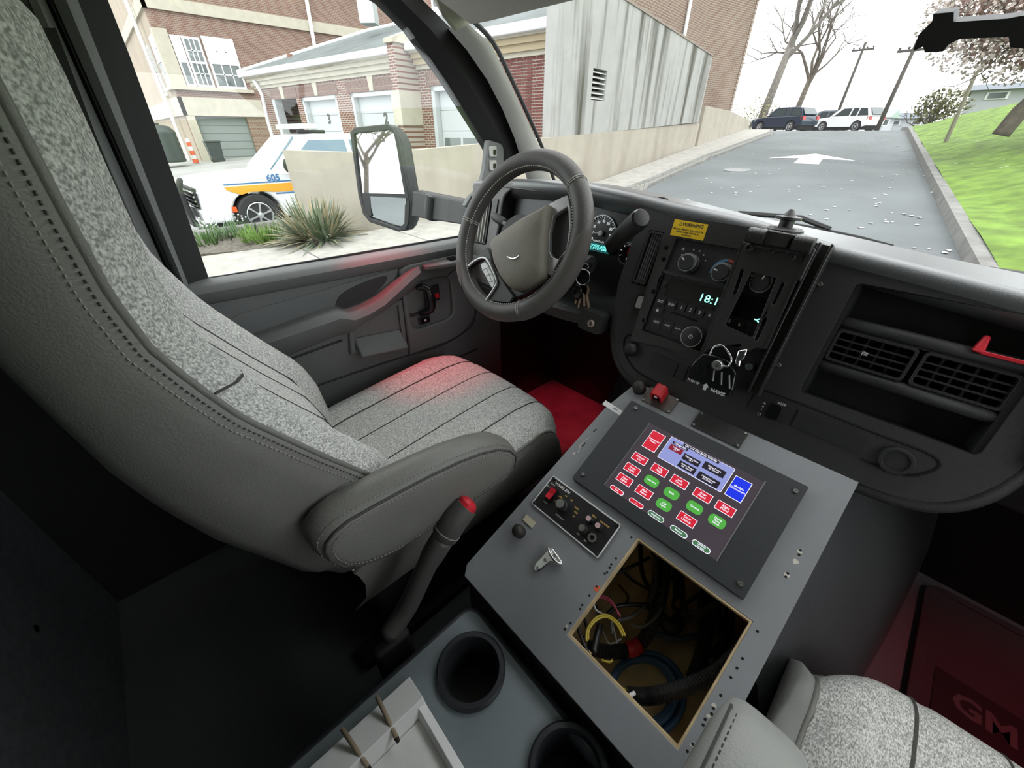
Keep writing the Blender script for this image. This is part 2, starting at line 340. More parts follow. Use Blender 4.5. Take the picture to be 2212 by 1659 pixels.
# panel skin with shape: rows of z, columns of y
def panel_c(y, z):
    c = 0.0
    if z > -.325: c += .006 * math.cos(max(-1, min(1, (z + .305) / .02)) * 1.57)
    return c
obj('door_panel', M().prism(DX, [(-.06, FLZ + .02), (.93, FLZ + .02), (.93, -.30), (.80, -.298), (.08, -.285), (-.06, -.28)], -.05, 0), m_plas_g, dr, bevel=.008)
obj('window_sill', M().loft([[DX(y, z0 + b, c) for b, c in ((-.045, -.005), (-.035, .012), (-.012, .018), (0, .008), (.004, -.02), (.002, -.06), (-.03, -.06))] for y, z0 in ((-.02, -.276), (.1, -.280), (.4, -.288), (.8, -.294), (.95, -.298))]), m_plas_g, dr, smooth=True, angle=50)
obj('window_seal', M().tube([DW(.07, -.281, .012), DW(.5, -.287, .012), DW(.95, -.294, .012)], .006, 6), m_rub, dr)
obj('door_insert', M().prism(DX, [(.02, -.385), (.11, -.355), (.30, -.345), (.47, -.335), (.53, -.333), (.50, -.375), (.44, -.392), (.35, -.405), (.20, -.415), (.06, -.43)], -.004, .004), m_plas_g, dr, bevel=.003)
# armrest: swooping ledge that rises to the pull grip
rings = []
for y, zt, zb, w in ((.04, -.425, -.475, .035), (.12, -.405, -.47, .055), (.22, -.395, -.46, .068), (.31, -.386, -.45, .074), (.345, -.402, -.455, .074), (.39, -.398, -.44, .070), (.44, -.385, -.425, .066), (.49, -.362, -.408, .060), (.54, -.342, -.390, .050), (.585, -.332, -.372, .030)):
    rings.append([DX(y, zb - .03, 0), DX(y, zb, w * .75), DX(y, zt - .018, w), DX(y, zt - .003, w - .01), DX(y, zt, w - .025), DX(y, zt - .006, 0)])
obj('armrest', M().loft(rings), m_plas_g, dr, smooth=True, angle=45)
obj('pull_cup', M().prism(DX, smooth2([(.325, -.392), (.36, -.41), (.43, -.392), (.478, -.362), (.482, -.345), (.42, -.348), (.35, -.365), (.325, -.392)]), .003, .0065), m_plas_dk, dr)
# recessed lower pocket and forward module
obj('door_pocket', M().prism(DX, [(.33, -.545), (.345, -.455), (.37, -.44), (.52, -.425), (.512, -.575)], .0, .012, holes=[[(.347, -.535), (.358, -.465), (.378, -.452), (.505, -.438), (.498, -.56)]]), m_plas_g, dr, bevel=.004)
obj('pocket_floor', M().loft([[DX(.347, -.535, .001), DX(.352, -.50, .001), DX(.352, -.545, .045), DX(.347, -.55, .04)], [DX(.50, -.56, .001), DX(.50, -.518, .001), DX(.50, -.568, .045), DX(.50, -.575, .04)]]), m_plas_g, dr, bevel=.004)
modp = [(.525, -.335), (.56, -.325), (.70, -.325), (.81, -.33), (.80, -.50), (.79, -.56), (.75, -.595), (.64, -.618), (.515, -.615)]
obj('door_module', M().prism(DX, modp, -.002, .014, holes=[rrect(.535, -.535, .70, -.385, .03)]), m_plas_g, dr, bevel=.006)
obj('switch_ledge', M().loft([[DX(y, z - .02, 0), DX(y, z - .014, w), DX(y, z, w), DX(y, z + .004, 0)] for y, z, w in ((.60, -.335, .03), (.66, -.334, .055), (.80, -.334, .06))]), m_plas_g, dr, bevel=.004)
for yy in (.70, .745): obj('window_switch', M().prism(Fr((-1.03, yy, -.334), (1, 0, 0), (0, 1, 0)), rrect(-.012, -.014, .014, .014, .004), 0, .007), m_gloss, dr, bevel=.002)
hd = obj('door_handle', M().tube(smooth_path([DX(.575, -.40, .006), DX(.60, -.405, .026), DX(.606, -.44, .034), DX(.60, -.475, .03), DX(.575, -.487, .006)], 4), [.008 + .006 * math.sin(i / 16 * math.pi) for i in range(17)], 8), m_gloss, dr, smooth=True)
obj('handle_bezel', M().prism(DX, rrect(.527, -.492, .612, -.392, .02), -.004, .005, holes=[rrect(.537, -.482, .602, -.402, .014)]), m_plas_dk, dr, bevel=.003)
lk = obj('lock_slot', M().prism(DX, rrect(.632, -.462, .658, -.408, .004), -.002, .004), m_black, dr, bevel=.002)
obj('lock_slider', M().prism(DX, rrect(.637, -.452, .652, -.437, .002), .004, .009), m_red, lk)
lb = obj('lock_button', M().prism(DX, rrect(.568, -.528, .612, -.50, .006), -.002, .005), m_plas_dk, dr, bevel=.002)
obj('lock_rocker', M().prism(DX, rrect(.574, -.523, .606, -.505, .004), .005, .009), m_gloss, lb)
obj('lock_mark', M().prism(DX, circ(.590, -.514, .004, 10), .009, .0095), m_mark, lb)
for pts in (((.10, -.505), (.16, -.505), (.32, -.497)), ((.06, -.615), (.19, -.607), (.49, -.617), (.64, -.628), (.76, -.605), (.80, -.565), (.81, -.45)), ((.0, -.66), (.17, -.683), (.45, -.705), (.80, -.70))):
    obj('panel_crease', M().tube(smooth_path([DX(y, z, 0) for y, z in pts], 5), .0035, 6), m_plas_dk, dr, smooth=True)
# glass and frame
wtop = [(.62, .275), (.686, .232), (.786, .135), (.86, .05), (.928, -.04), (.95, -.10)]
obj('window_glass', M().prism(DW, [(.06, -.29), (.96, -.30), (.955, -.10)] + wtop[::-1][1:] + [(.55, .32), (.11, .32), (.10, .1)], -.003, .003), m_glass, dr)
fr_in = [(455, 612), (400, 455), (340, 285), (280, 120), (225, -20), (200, -80)]
rings = []
for (x, y) in fr_in:
    p = onx(x, y, -1.115); q = onx(x - 62 + 18 * (y > 500), y + 12, -1.075)
    rings.append([p, p + A3(-.02, 0, 0), q + A3(-.06, 0, 0), q])
obj('window_frame', M().loft(rings), m_rub, dr)
up_in = [(700, -70), (760, -35), (822, 2), (882, 62), (960, 170), (1010, 250), (1052, 318), (1075, 370)]
up_out = [(770, -110), (850, -60), (908, -5), (985, 72), (1060, 182), (1096, 250), (1125, 312), (1140, 370)]
rings = []
for a, b in zip(up_in, up_out):
    p = onx(*a, -1.118); q = onx(*b, -1.085); w = onx((a[0] + b[0]) / 2, (a[1] + b[1]) / 2, -1.085)
    rings.append([p, w, q, q + A3(-.06, .03, 0), p + A3(-.03, 0, 0)])
obj('window_frame', M().loft(rings), m_rub, dr, smooth=True, angle=35)
# sail panel at the front corner of the window with two switches
SP = Fr((-1.10, 0, 0), (0, 1, 0), (0, 0, 1))
sail = SP.pxs([(1050, 302), (1084, 312), (1084, 372), (1030, 460), (1000, 445), (1012, 424), (1032, 405), (1042, 370)])
obj('sail_panel', M().prism(SP, sail, -.01, .012), m_plas_g, dr, bevel=.004)
for yy in (322, 352):
    b = SP.px(1063, yy + 5, .012); bz = obj('mirror_switch', M().prism(SP, rrect(b[0] - .014, b[1] - .014, b[0] + .014, b[1] + .014, .003), .012, .018), m_plas_lg, dr, bevel=.002)
    obj('switch_key', M().prism(SP, rrect(b[0] + .000, b[1] - .009, b[0] + .010, b[1] + .005, .002), .018, .021), m_gloss, bz)

# centre pillar behind the door
bp = thing('pillar_trim', 'dark grey door pillar trim strips behind the driver window', 'pillar trim', (-1.06, .05, FLZ), kind='structure')
def strip(px_a, px_b, Xa, Xb, material, name):
    rings = []
    for a, b in zip(px_a, px_b):
        p = onx(*a, Xa); q = onx(*b, Xb); mid = (p + q) / 2 + A3(.012, 0, 0)
        rings.append([p, mid, q, q + A3(-.05, -.01, 0), p + A3(-.05, 0, 0)])
    obj(name, M().loft(rings), material, bp, smooth=True, angle=45)
ln = lambda x0, y0, x1, y1: [(x0 + (x1 - x0) * t, y0 + (y1 - y0) * t) for t in (-.12, .2, .5, .8, 1.12)]
strip(ln(168, 0, 412, 628), ln(115, 0, 398, 640), -1.075, -1.065, m_plas_g, 'pillar_cover')
strip(ln(113, 0, 396, 640), ln(100, 0, 385, 640), -1.07, -1.07, m_rub, 'pillar_seal')
strip(ln(98, 0, 383, 640), ln(62, 0, 330, 640), -1.06, -1.04, m_plas_g, 'pillar_cover')
strip(ln(60, 0, 328, 640), ln(-30, 0, 240, 640), -1.04, -1.02, m_plas_dk, 'pillar_cover')
sb = thing('seat_belt', 'black seat belt strap with guide loop on the door pillar', 'seat belt', (-1.0, .0, -.6))
obj('webbing', M().loft([[onx(x + d, y, -1.0) for d in (-16, 10)] for x, y in ((110, 60), (200, 300), (268, 470), (310, 560), (400, 700))], closed_u=False), m_black, sb)
obj('guide_loop', M().tube([onx(x, y, -.995) for x, y in ((258, 500), (275, 495), (290, 500), (296, 520), (285, 535))], .006, 6), m_gloss, sb, smooth=True)

# ------------------------------------------------------------------ outside mirror
mr = thing('side_mirror', 'large black towing mirror on an arm outside the driver door', 'mirror', (-1.45, .93, -.34))
dv = norm(ray(820, 350)); mc = ony(822, 385, .93); ex = norm((-.30, -.95, .06)); mn = norm(ex - dv)
mu = norm(np.cross(A3(0, 0, 1), mn)); mv = np.cross(mn, mu)
MF = Fr(mc, mu, mv)
po = MF.pxs([(757, 285), (768, 275), (838, 268), (850, 275), (862, 300), (880, 400), (887, 440), (885, 480), (878, 498), (862, 500), (800, 480), (785, 462), (775, 420)])
obj('housing', M().prism(MF, po, -.012, .006, holes=[MF.pxs([(767, 292), (774, 288), (842, 281), (852, 290), (858, 320), (871, 400), (876, 424), (874, 482), (862, 493), (800, 470), (790, 455), (782, 420)])]), m_plas_d, mr, bevel=.004)
cx = sum(p[0] for p in po) / len(po); cy = sum(p[1] for p in po) / len(po)
obj('housing_back', M().loft([[MF(cx + (a - cx) * k, cy + (b - cy) * k, c) for a, b in po] for k, c in ((1, -.01), (1.0, -.05), (.93, -.09), (.7, -.115))]), m_plas_d, mr, smooth=True, angle=40)
obj('mirror_glass', M().prism(MF, MF.pxs([(767, 292), (774, 288), (842, 281), (852, 290), (858, 320), (871, 400), (874, 419), (780, 417)]), -.008, -.002), m_mirror, mr)
lc9 = MF(*MF.px(840, 456)); MF2 = Fr(lc9, mu, norm(mv + mn * .16))
obj('convex_glass', M().prism(MF2, MF2.pxs([(800, 424), (877, 428), (874, 486), (862, 490), (803, 468)]), -.003, .0), m_mirror, mr)
obj('divider', M().prism(MF, MF.pxs([(779, 417), (876, 421), (877, 428), (800, 424), (803, 468), (795, 466), (786, 452), (781, 425)]), -.008, .003), m_plas_d, mr)
a0, a1 = onx(1030, 440, -1.16), onx(1025, 490, -1.16); b0, b1 = ony(892, 412, .97), ony(888, 468, .97)
rings = []
for t in np.linspace(0, 1, 6):
    p, q = a0 * (1 - t) + b0 * t, a1 * (1 - t) + b1 * t
    rings.append([p + A3(0, -.0, 0), q, q + A3(0, .05, 0), p + A3(0, .05, 0)])
arm = obj('arm', M().loft(rings), m_plas_d, mr, bevel=.006)
e0 = a0 * .45 + b0 * .55; e1 = a1 * .45 + b1 * .55
obj('arm_joint', M().tube([e0 * 1.0 + A3(-.06, .02, -.005), e1 + A3(-.06, .02, 0)], .034, 12), m_plas_d, arm, smooth=True, angle=40)

# ================================================================== DASHBOARD
ds = thing('dashboard', 'black plastic dashboard with gauges, vents, radio and climate knobs', 'dashboard', (-.15, 1.0, -.5))
ZA, ZB, ZC, Z7 = zoom(1340, 440, 3.456), zoom(1640, 500, 2.765), zoom(1200, 380, 4.424), zoom(820, 260, 3.687)
pod = smooth2([(-.458, .20), (-.456, .138), (-.437, .07), (-.406, .005), (-.360, -.032), (-.282, -.044), (-.085, -.044), (.029, -.044), (.105, -.038), (.150, -.016), (.174, .02), (.186, .06), (.19, .12)], 3) + [(.19, .262), (.10, .262), (0, .272), (-.115, .284), (-.232, .30), (-.397, .312), (-.458, .315)]
pod = pod[::-1] if sum(pod[i][0] * pod[(i + 1) % len(pod)][1] - pod[(i + 1) % len(pod)][0] * pod[i][1] for i in range(len(pod))) < 0 else pod
REC = rrect(-.064, .058, .150, .243, .008); CV = rrect(-.429, .156, -.391, .267, .003)
obj('centre_stack', M().prism(D, pod, -.10, 0, holes=[REC, CV]), m_plas_dk, ds, bevel=.007)
obj('stack_backing', M().obox(D, -.45, .185, .0, .26, -.16, -.085), m_black, ds)
obj('lower_lip', M().tube(smooth_path([D(a, b - .004, -.02) for a, b in ((-.45, .09), (-.415, .01), (-.365, -.034), (-.282, -.047), (-.085, -.047), (.029, -.047), (.108, -.04), (.154, -.018), (.18, .02), (.192, .07))], 5), .014, 8), m_plas_dk, ds, smooth=True)
# top cover
brow = [(-1.10, .86, -.128), (-1.0, .855, -.122), (-.90, .845, -.110), (-.80, .84, -.104), (-.632, .832, -.101), (-.50, .822, -.108), (-.397, .814, -.118), (-.30, .811, -.125), (-.232, .808, -.131), (-.115, .80, -.149), (0, .797, -.160), (.10, .793, -.169), (.30, .79, -.180), (.60, .80, -.190), (.82, .83, -.2)]
rear = np.array([(-1.10, -.150), (-1.01, -.132), (-.735, -.104), (-.56, -.117), (-.417, -.128), (-.275, -.145), (-.145, -.154), (-.054, -.163), (.033, -.172), (.102, -.176), (.82, -.2)])
rings = []
for x, y, z in brow:
    zr = np.interp(x, rear[:, 0], rear[:, 1])
    rings.append([A3(x, y + .02, z - .05), A3(x, y - .002, z - .032), A3(x, y - .010, z - .016), A3(x, y - .004, z - .004), A3(x, y + .012, z + .001), A3(x, y + .04, zr - .006), A3(x, .95, zr), A3(x, 1.06, zr - .022), A3(x, 1.20, zr - .075), A3(x, 1.26, zr - .10), A3(x, 1.26, zr - .14), A3(x, .95, zr - .06)])
rr = []
for i in range(len(rings) - 1):
    for t in (0, .5): rr.append([a * (1 - t) + b * t for a, b in zip(rings[i], rings[i + 1])])
rr.append(rings[-1])
obj('top_cover', M().loft(rr), mat('dash_top_vinyl', (.095, .10, .104), .36, coat=.55, bump=.3, bscale=600), ds, smooth=True, angle=60)
# passenger side and lower filler
obj('passenger_panel', M().prism(Fr((0, .78, 0), (1, 0, 0), (0, .2, .98)), [(.19, -.36), (.84, -.40), (.84, -.19), (.19, -.17)], -.2, 0), m_plas_dk, ds, bevel=.01)
obj('glove_box', M().loft([[A3(.19, .80, -.34), A3(.19, .77, -.39), A3(.20, .80, -.47), A3(.2, .95, -.5), A3(.2, .95, -.34)], [A3(.84, .80, -.36), A3(.84, .77, -.42), A3(.84, .82, -.50), A3(.84, .95, -.52), A3(.84, .95, -.36)]]), m_plas_d, ds, bevel=.008)
# driver side fascia with instrument opening
FD = Fr((0, .835, -.13), (1, 0, 0), (0, .24, .97))
obj('driver_fascia', M().prism(FD, [(-1.075, .0), (-1.075, -.29), (-.95, -.30), (-.455, -.27), (-.445, .015), (-.60, .02), (-.85, .018)], -.03, 0, holes=[rrect(-.93, -.262, -.462, -.004, .04), rrect(-1.056, -.17, -.975, -.04, .01)]), mat('fascia_grey', (.13, .13, .125), .5, bump=.25, bscale=700), ds, bevel=.005)
obj('cluster_hood', M().prism(FD, rrect(-.935, -.267, -.457, .0, .04), -.085, -.004, holes=[rrect(-.93, -.262, -.462, -.004, .04)]), m_black, ds)
CL = Fr((0, .90, 0), (1, 0, 0), (0, .2, .98))
cp = CL.px(1299, 504)
cl = obj('cluster_face', M().prism(CL, [(-.92, -.42), (-.452, -.40), (-.452, -.12), (-.92, -.12)], -.02, -.002), mat('gauge_black', (.02, .02, .022), .3), ds)
# speedometer
sg = M(); cr_ = .043
sg.prism(CL, circ(*cp, cr_, 32), .0, .003, holes=[circ(*cp, cr_ - .0022, 32)])
obj('gauge_ring', sg, m_silver, cl)
tk = M()
for k in range(25):
    a = math.radians(215 - 250 * k / 24); ca, sa = math.cos(a), math.sin(a)
    tk.add([CL(cp[0] + r * ca + w * sa, cp[1] + r * sa - w * ca, .001) for r, w in ((.034 if k % 3 == 0 else .037, -.0006), (.040, -.0006), (.040, .0006), (.034 if k % 3 == 0 else .037, .0006))], [(0, 1, 2, 3)])
obj('gauge_ticks', tk, mat('gauge_print', (.7, .75, .75), .5, emit=.3), cl)
gt = M()
for i, s in enumerate(('0', '10', '20', '30', '40', '50', '60', '70', '80')):
    a = math.radians(215 - 250 * i / 8); text_m(CL, s, cp[0] + .028 * math.cos(a), cp[1] + .028 * math.sin(a), .009, .001, mm=gt)
text_m(CL, 'P R N D 3 2 1', cp[0] - .002, cp[1] - .020, .006, .001, mm=gt)
obj('gauge_numbers', gt, MATS['gauge_print'], cl)
obj('needle', M().prism(CL, [(cp[0] - .030, cp[1] - .0035), (cp[0] - .030, cp[1] - .0018), (cp[0], cp[1] + .0015), (cp[0], cp[1] - .0015)], .002, .004).lathe(CL.at(*cp, .001), [(.007, 0), (.007, .004), (.005, .006)], 14), m_mark, cl)
lc = CL.pxs([(1268, 524), (1317, 531), (1315, 548), (1267, 540)])
l0, l1 = min(p[0] for p in lc), max(p[0] for p in lc); lb0, lb1 = min(p[1] for p in lc) + .002, max(p[1] for p in lc)
obj('trip_display', M().prism(CL, rrect(l0 - .02, lb0, l1, lb1, .002), 0, .002), mat('lcd_teal_dark', (.0, .03, .03), .3, emit=.10, emit_col=(.05, .4, .38)), cl)
tm = text_m(CL, 'SERVICE AIR\nBAG SYSTEM', (l0 + l1) / 2 - .006, (lb0 + lb1) / 2, .0072, .003, width=l1 - l0 - .004)
obj('display_text', tm, mat('lcd_teal', (.1, .5, .45), .4, emit=.9, emit_col=(.15, .75, .68)), cl)
sp_ = CL.px(1356, 548)
obj('gauge_ring', M().prism(CL, circ(*sp_, .026, 24), 0, .003, holes=[circ(*sp_, .0238, 24)]), m_silver, cl)
obj('needle', M().prism(CL, [(sp_[0] - .002, sp_[1]), (sp_[0] + .002, sp_[1]), (sp_[0] + .006, sp_[1] + .017), (sp_[0] + .003, sp_[1] + .018)], .001, .003), m_red, cl)
gt = text_m(CL, '+ 9', sp_[0] + .004, sp_[1] - .013, .009, .001)
for k in range(7):
    a = math.radians(200 - 35 * k); ca, sa = math.cos(a), math.sin(a)
    gt.add([CL(sp_[0] + r * ca + w * sa, sp_[1] + r * sa - w * ca, .001) for r, w in ((.018, -.0006), (.022, -.0006), (.022, .0006), (.018, .0006))], [(0, 1, 2, 3)])
obj('gauge_numbers', gt, MATS['gauge_print'], cl)
s2 = CL.px(1358, 512)
obj('gauge_ring', M().prism(CL, circ(*s2, .02, 20), 0, .003, holes=[circ(*s2, .0182, 20)]), m_silver, cl)
def vent(fr, a0, a1, b0, b1, depth, nh, nv, c=0.0, rim=.004, horiz_first=True, smat=None):
    smat = smat or m_plas_d
    v = obj('air_vent', M().prism(fr, rrect(a0, b0, a1, b1, .006), c - depth, c + .003, holes=[rrect(a0 + rim, b0 + rim, a1 - rim, b1 - rim, .004)]), m_plas_d, ds, bevel=.0015)
    obj('vent_back', M().obox(fr, a0 + .001, a1 - .001, b0 + .001, b1 - .001, c - depth - .002, c - depth), m_void, v)
    for k in range(nh):
        b = b0 + rim + (b1 - b0 - 2 * rim) * (k + 1) / (nh + 1)
        obj('slat', M().obox(fr, a0 + rim, a1 - rim, b - .0014, b + .0014, c - (.012 if horiz_first else .024), c - .001), smat, v)
    for k in range(nv):
        a = a0 + rim + (a1 - a0 - 2 * rim) * (k + 1) / (nv + 1)
        obj('slat', M().obox(fr, a - .0016, a + .0016, b0 + rim, b1 - rim, c - (.026 if horiz_first else .012), c - (.013 if horiz_first else .001)), smat, v)
    return v
vl = vent(FD, -1.054, -.977, -.168, -.042, .03, 0, 4, horiz_first=False, smat=m_plas_lg)
obj('light_switch', M().prism(FD, rrect(-.962, -.085, -.945, -.035, .003), 0, .004), m_gloss, ds, bevel=.001)
vent(D, -.427, -.393, .158, .265, .03, 0, 4, horiz_first=False, smat=mat('vent_slat_grey', (.09, .09, .09), .4))
# right recess: pockets, vents, bars
obj('recess_back', M().obox(D, -.07, .156, .05, .25, -.085, -.07), m_black, ds)
for b, r in ((.183, .010), (.112, .010)):
    obj('recess_bar', M().tube([D(-.066, b, -.016), D(.15, b, -.016)], r, 10), m_plas_dk, ds, smooth=True)
obj('shelf', M().obox(D, -.064, .15, .172, .180, -.075, -.012), m_plas_d, ds)
obj('shelf', M().obox(D, -.064, .15, .110, .118, -.075, -.012), m_plas_d, ds)
for a in (-.064, .143):
    obj('recess_side', M().obox(D, a, a + .007, .06, .242, -.075, -.006), m_plas_d, ds)
vent(D, -.056, .042, .121, .172, .035, 3, 4, c=-.010)
vent(D, .048, .144, .121, .172, .035, 3, 4, c=-.010)
obj('vent_mark', text_m(D, '|||||', -.012, .146, .006, -.008), m_mark, ds)
# climate panel
cpn = obj('climate_panel', M().prism(D, rrect(-.364, .195, -.133, .258, .003), -.002, .005), m_plas_d, ds, bevel=.002)
def knob(fr, a, b, c, r, h, parent, ring=True, n=24, mark=None):
    f = fr.at(a, b, c)
    k = obj('knob', M().lathe(f, [(r * 1.12, 0), (r * 1.1, h * .3), (r, h * .35), (r * .95, h), (r * .8, h * 1.08), (.0005, h * 1.08)], n), m_plas_d, parent, smooth=True, angle=35)
    if ring: obj('knob_ring', M().prism(f, circ(0, 0, r * 1.03, n), h * .82, h * .98, holes=[circ(0, 0, r * .93, n)]), m_silver, k)
    if mark is not None:
        x, y = math.cos(math.radians(mark)), math.sin(math.radians(mark))
        obj('pointer', M().add([f(r * .35 * x - .0012 * y, r * .35 * y + .0012 * x, h * 1.1), f(r * .35 * x + .0012 * y, r * .35 * y - .0012 * x, h * 1.1), f(r * .75 * x + .0012 * y, r * .75 * y - .0012 * x, h * 1.1), f(r * .75 * x - .0012 * y, r * .75 * y + .0012 * x, h * 1.1)], [(0, 1, 2, 3)]), m_mark, k)
    return k
knob(D, -.317, .218, .005, .0165, .022, cpn, mark=150)
knob(D, -.251, .214, .005, .0165, .022, cpn, mark=170)
knob(D, -.183, .211, .005, .0165, .022, cpn, mark=80)
mk = M()
for a in (150, 100, 75, 50, 25): mk.prism(D, circ(-.317 + .027 * math.cos(math.radians(a)), .218 + .027 * math.sin(math.radians(a)), .0014, 6), .005, .0054)
text_m(D, 'x', -.342, .243, .010, .0054, mm=mk); text_m(D, 'o', -.205, .222, .010, .0054, mm=mk); text_m(D, '& &', -.203, .235, .007, .0054, mm=mk)
obj('panel_print', mk, m_mark, cpn)
def arcband(fr, a, b, r0, r1, t0, t1, c, n=12):
    p = [(a + r1 * math.cos(math.radians(t0 + (t1 - t0) * k / n)), b + r1 * math.sin(math.radians(t0 + (t1 - t0) * k / n))) for k in range(n + 1)]
    q = [(a + r0 * math.cos(math.radians(t0 + (t1 - t0) * k / n)), b + r0 * math.sin(math.radians(t0 + (t1 - t0) * k / n))) for k in range(n + 1)]
    return M().loft([[fr(x, y, c) for x, y in p], [fr(x, y, c) for x, y in q]], closed_u=False)
obj('cold_band', arcband(D, -.251, .214, .0215, .026, 190, 95, .0056), mat('print_blue', (.1, .25, .45), .5), cpn)
obj('hot_band', arcband(D, -.251, .214, .0215, .026, 93, 0, .0056), mat('print_red', (.5, .08, .06), .5), cpn)
# radio
rd = obj('radio', M().prism(D, rrect(-.360, .072, -.133, .192, .004), -.004, .005), m_plas_d, ds, bevel=.002)
obj('radio_display', M().prism(D, rrect(-.344, .147, -.145, .186, .003), .005, .0065), m_gloss, rd)
obj('clock_digits', text_m(D, '18:19', -.252, .163, .020, .0068, bold=.0, width=.046), mat('lcd_green', (.2, .8, .6), .4, emit=1.6, emit_col=(.2, .95, .75)), rd)
obj('mode_icon', text_m(D, '-o', -.166, .152, .014, .0068), MATS['lcd_green'], rd)
knob(D, -.350, .170, .005, .0045, .006, rd, ring=False, n=12)
kk = knob(D, -.257, .089, .005, .0195, .016, rd)
obj('power_mark', M().prism(D.at(-.257, .089, .0225), circ(0, 0, .004, 16), 0, .0004, holes=[circ(0, 0, .003, 16)]).obox(D.at(-.257, .089, .0225), -.0005, .0005, 0, .003, 0, .0004), m_mark, kk)
for i, (a, w, s) in enumerate([(-.346, .020, 'SRCE'), (-.322, .018, 'BND'), (-.3005, .016, '1'), (-.282, .016, '2'), (-.2635, .016, '3'), (-.245, .016, '4'), (-.208, .016, '5'), (-.190, .016, '6')]):
    bt = obj('radio_button', M().prism(D, rrect(a - w / 2, .1285, a + w / 2, .1425, .002), .005, .0085), m_plas_d, rd, bevel=.001)
    obj('button_print', text_m(D, s, a, .1355, .007 if len(s) > 1 else .009, .0088, width=.012 if len(s) > 1 else None), m_mark, bt)
bt = obj('radio_button', M().prism(D, rrect(-.356, .110, -.334, .124, .002), .005, .0085), m_plas_d, rd, bevel=.001)
obj('button_print', M().prism(D, circ(-.345, .117, .003, 8), .0085, .009), m_mark, bt)
for a, s in ((-.338, 'INFO'), (-.314, '<<'), (-.290, '>>')):
    bt = obj('radio_button', M().prism(D, rrect(a - .0115, .083, a + .0115, .103, .002), .005, .0085), m_plas_d, rd, bevel=.001)
    obj('button_print', text_m(D, s, a, .094, .007, .0088, width=.012), m_mark, bt)
obj('disc_slot', M().tube([D(-.318, .122, .005), D(-.262, .119, .005)], .0015, 6), m_void, rd)
obj('mode_icon', M().prism(D, rrect(-.204, .110, -.197, .117, .001), .005, .0055), MATS['lcd_green'], rd)
# pod switches and lower trays
hz = obj('hazard_button', M().prism(D, rrect(-.403, .104, -.380, .140, .006), -.002, .004, holes=[rrect(-.399, .108, -.384, .136, .004)]), m_rub, ds)
obj('button_key', M().prism(D, rrect(-.399, .109, -.384, .135, .004), -.002, .003), m_silver, hz)
for a0, a1 in ((-.322, -.265), (-.263, -.245), (-.12, -.055), (-.05, .045)):
    obj('blank_cover', M().prism(D, rrect(a0, .000, a1, .031, .002), -.001, .0025), m_plas_d, ds, bevel=.001)
ax = obj('blower_switch', M().prism(D, rrect(-.091, -.002, -.072, .026, .006), .0025, .006), m_gloss, ds, bevel=.002)
pm = text_m(D, 'AUX', -.076, .029, .006, .003)
for i in range(3): pm.prism(D, [(-.0995 - .0008 * (i + 1), .006 + i * .006), (-.0995 + .0008 * (i + 1), .006 + i * .006), (-.0995, .0095 + i * .006)], .0026, .003)
pm.prism(D, circ(-.0995, -.002, .0025, 12), .0026, .003, holes=[circ(-.0995, -.002, .0017, 12)])
obj('switch_print', pm, m_mark, ds)
obj('tray_groove', M().tube(smooth_path([D(a, b, .0) for a, b in ((-.11, .041), (-.04, .041), (.049, .039), (.105, .039), (.124, .030), (.118, .012), (.098, -.004), (.05, -.006))], 5), .0022, 6), m_void, ds)
dm = obj('round_cap', M().lathe(D.at(.084, .012, 0), [(.021, 0), (.021, .005), (.019, .008), (.0155, .008), (.0145, .005), (.001, .005)], 28), m_plas_d, ds, smooth=True, angle=35)
obj('round_knob', M().ball(D(-.372, .022, .004), .016, 14), m_plas_d, ds, smooth=True)
obj('pod_groove', M().tube(smooth_path([D(a, b, .0) for a, b in ((-.375, .05), (-.392, .048), (-.395, .03), (-.38, .005), (-.345, -.018), (-.29, -.024))], 5), .0022, 6), m_void, ds)
# knee bolster and power socket under the column
rings = []
for x, dz in ((-1.07, -.02), (-.95, -.02), (-.80, -.02), (-.62, -.012), (-.52, .0), (-.465, .03)):
    rings.append([A3(x, y, z + dz) for y, z in ((.83, -.350), (.785, -.362), (.762, -.385), (.768, -.415), (.815, -.435), (.93, -.45), (.93, -.35))])
obj('knee_bolster', M().loft(rings), m_plas_dk, ds, smooth=True, angle=50)
KB = Fr((0, .762, 0), (1, 0, 0), (0, .15, .98)); ks = KB.px(1278, 697)
so = obj('power_socket', M().prism(KB, rrect(ks[0] - .035, ks[1] - .022, ks[0] + .03, ks[1] + .026, .01), -.03, .004), m_plas_d, ds, bevel=.004)
obj('socket_ring', M().lathe(KB.at(ks[0] + .003, ks[1], .004), [(.008, 0), (.008, .006), (.0055, .006), (.0045, 0), (.0045, -.004)], 16), mat('socket_tan', (.5, .38, .33), .4), so, smooth=True, angle=40)
obj('lower_filler', M().box((-.46, .86, FLZ), (.05, 1.27, -.44)), m_black, ds)
obj('pedal_shroud', M().box((-1.07, .93, -.50), (-.46, 1.27, -.42)), m_void, ds)
# red clip hanging in the recess
rc = thing('red_clip', 'small bright red plastic bracket clipped on the dash shelf', 'clip', D(.11, .19, .0))
obj('upright', M().loft([[D(a, b, c) for a, b, c in ((.086, .187, .0), (.098, .186, .0), (.096, .210, -.01), (.090, .211, -.01))], [D(a, b, c) for a, b, c in ((.086, .187, -.02), (.098, .186, -.02), (.096, .210, -.02), (.090, .211, -.02))]]), m_redl, rc, bevel=.002)
obj('rail', M().obox(D, .095, .142, .185, .190, -.02, .001), m_redl, rc, bevel=.001)

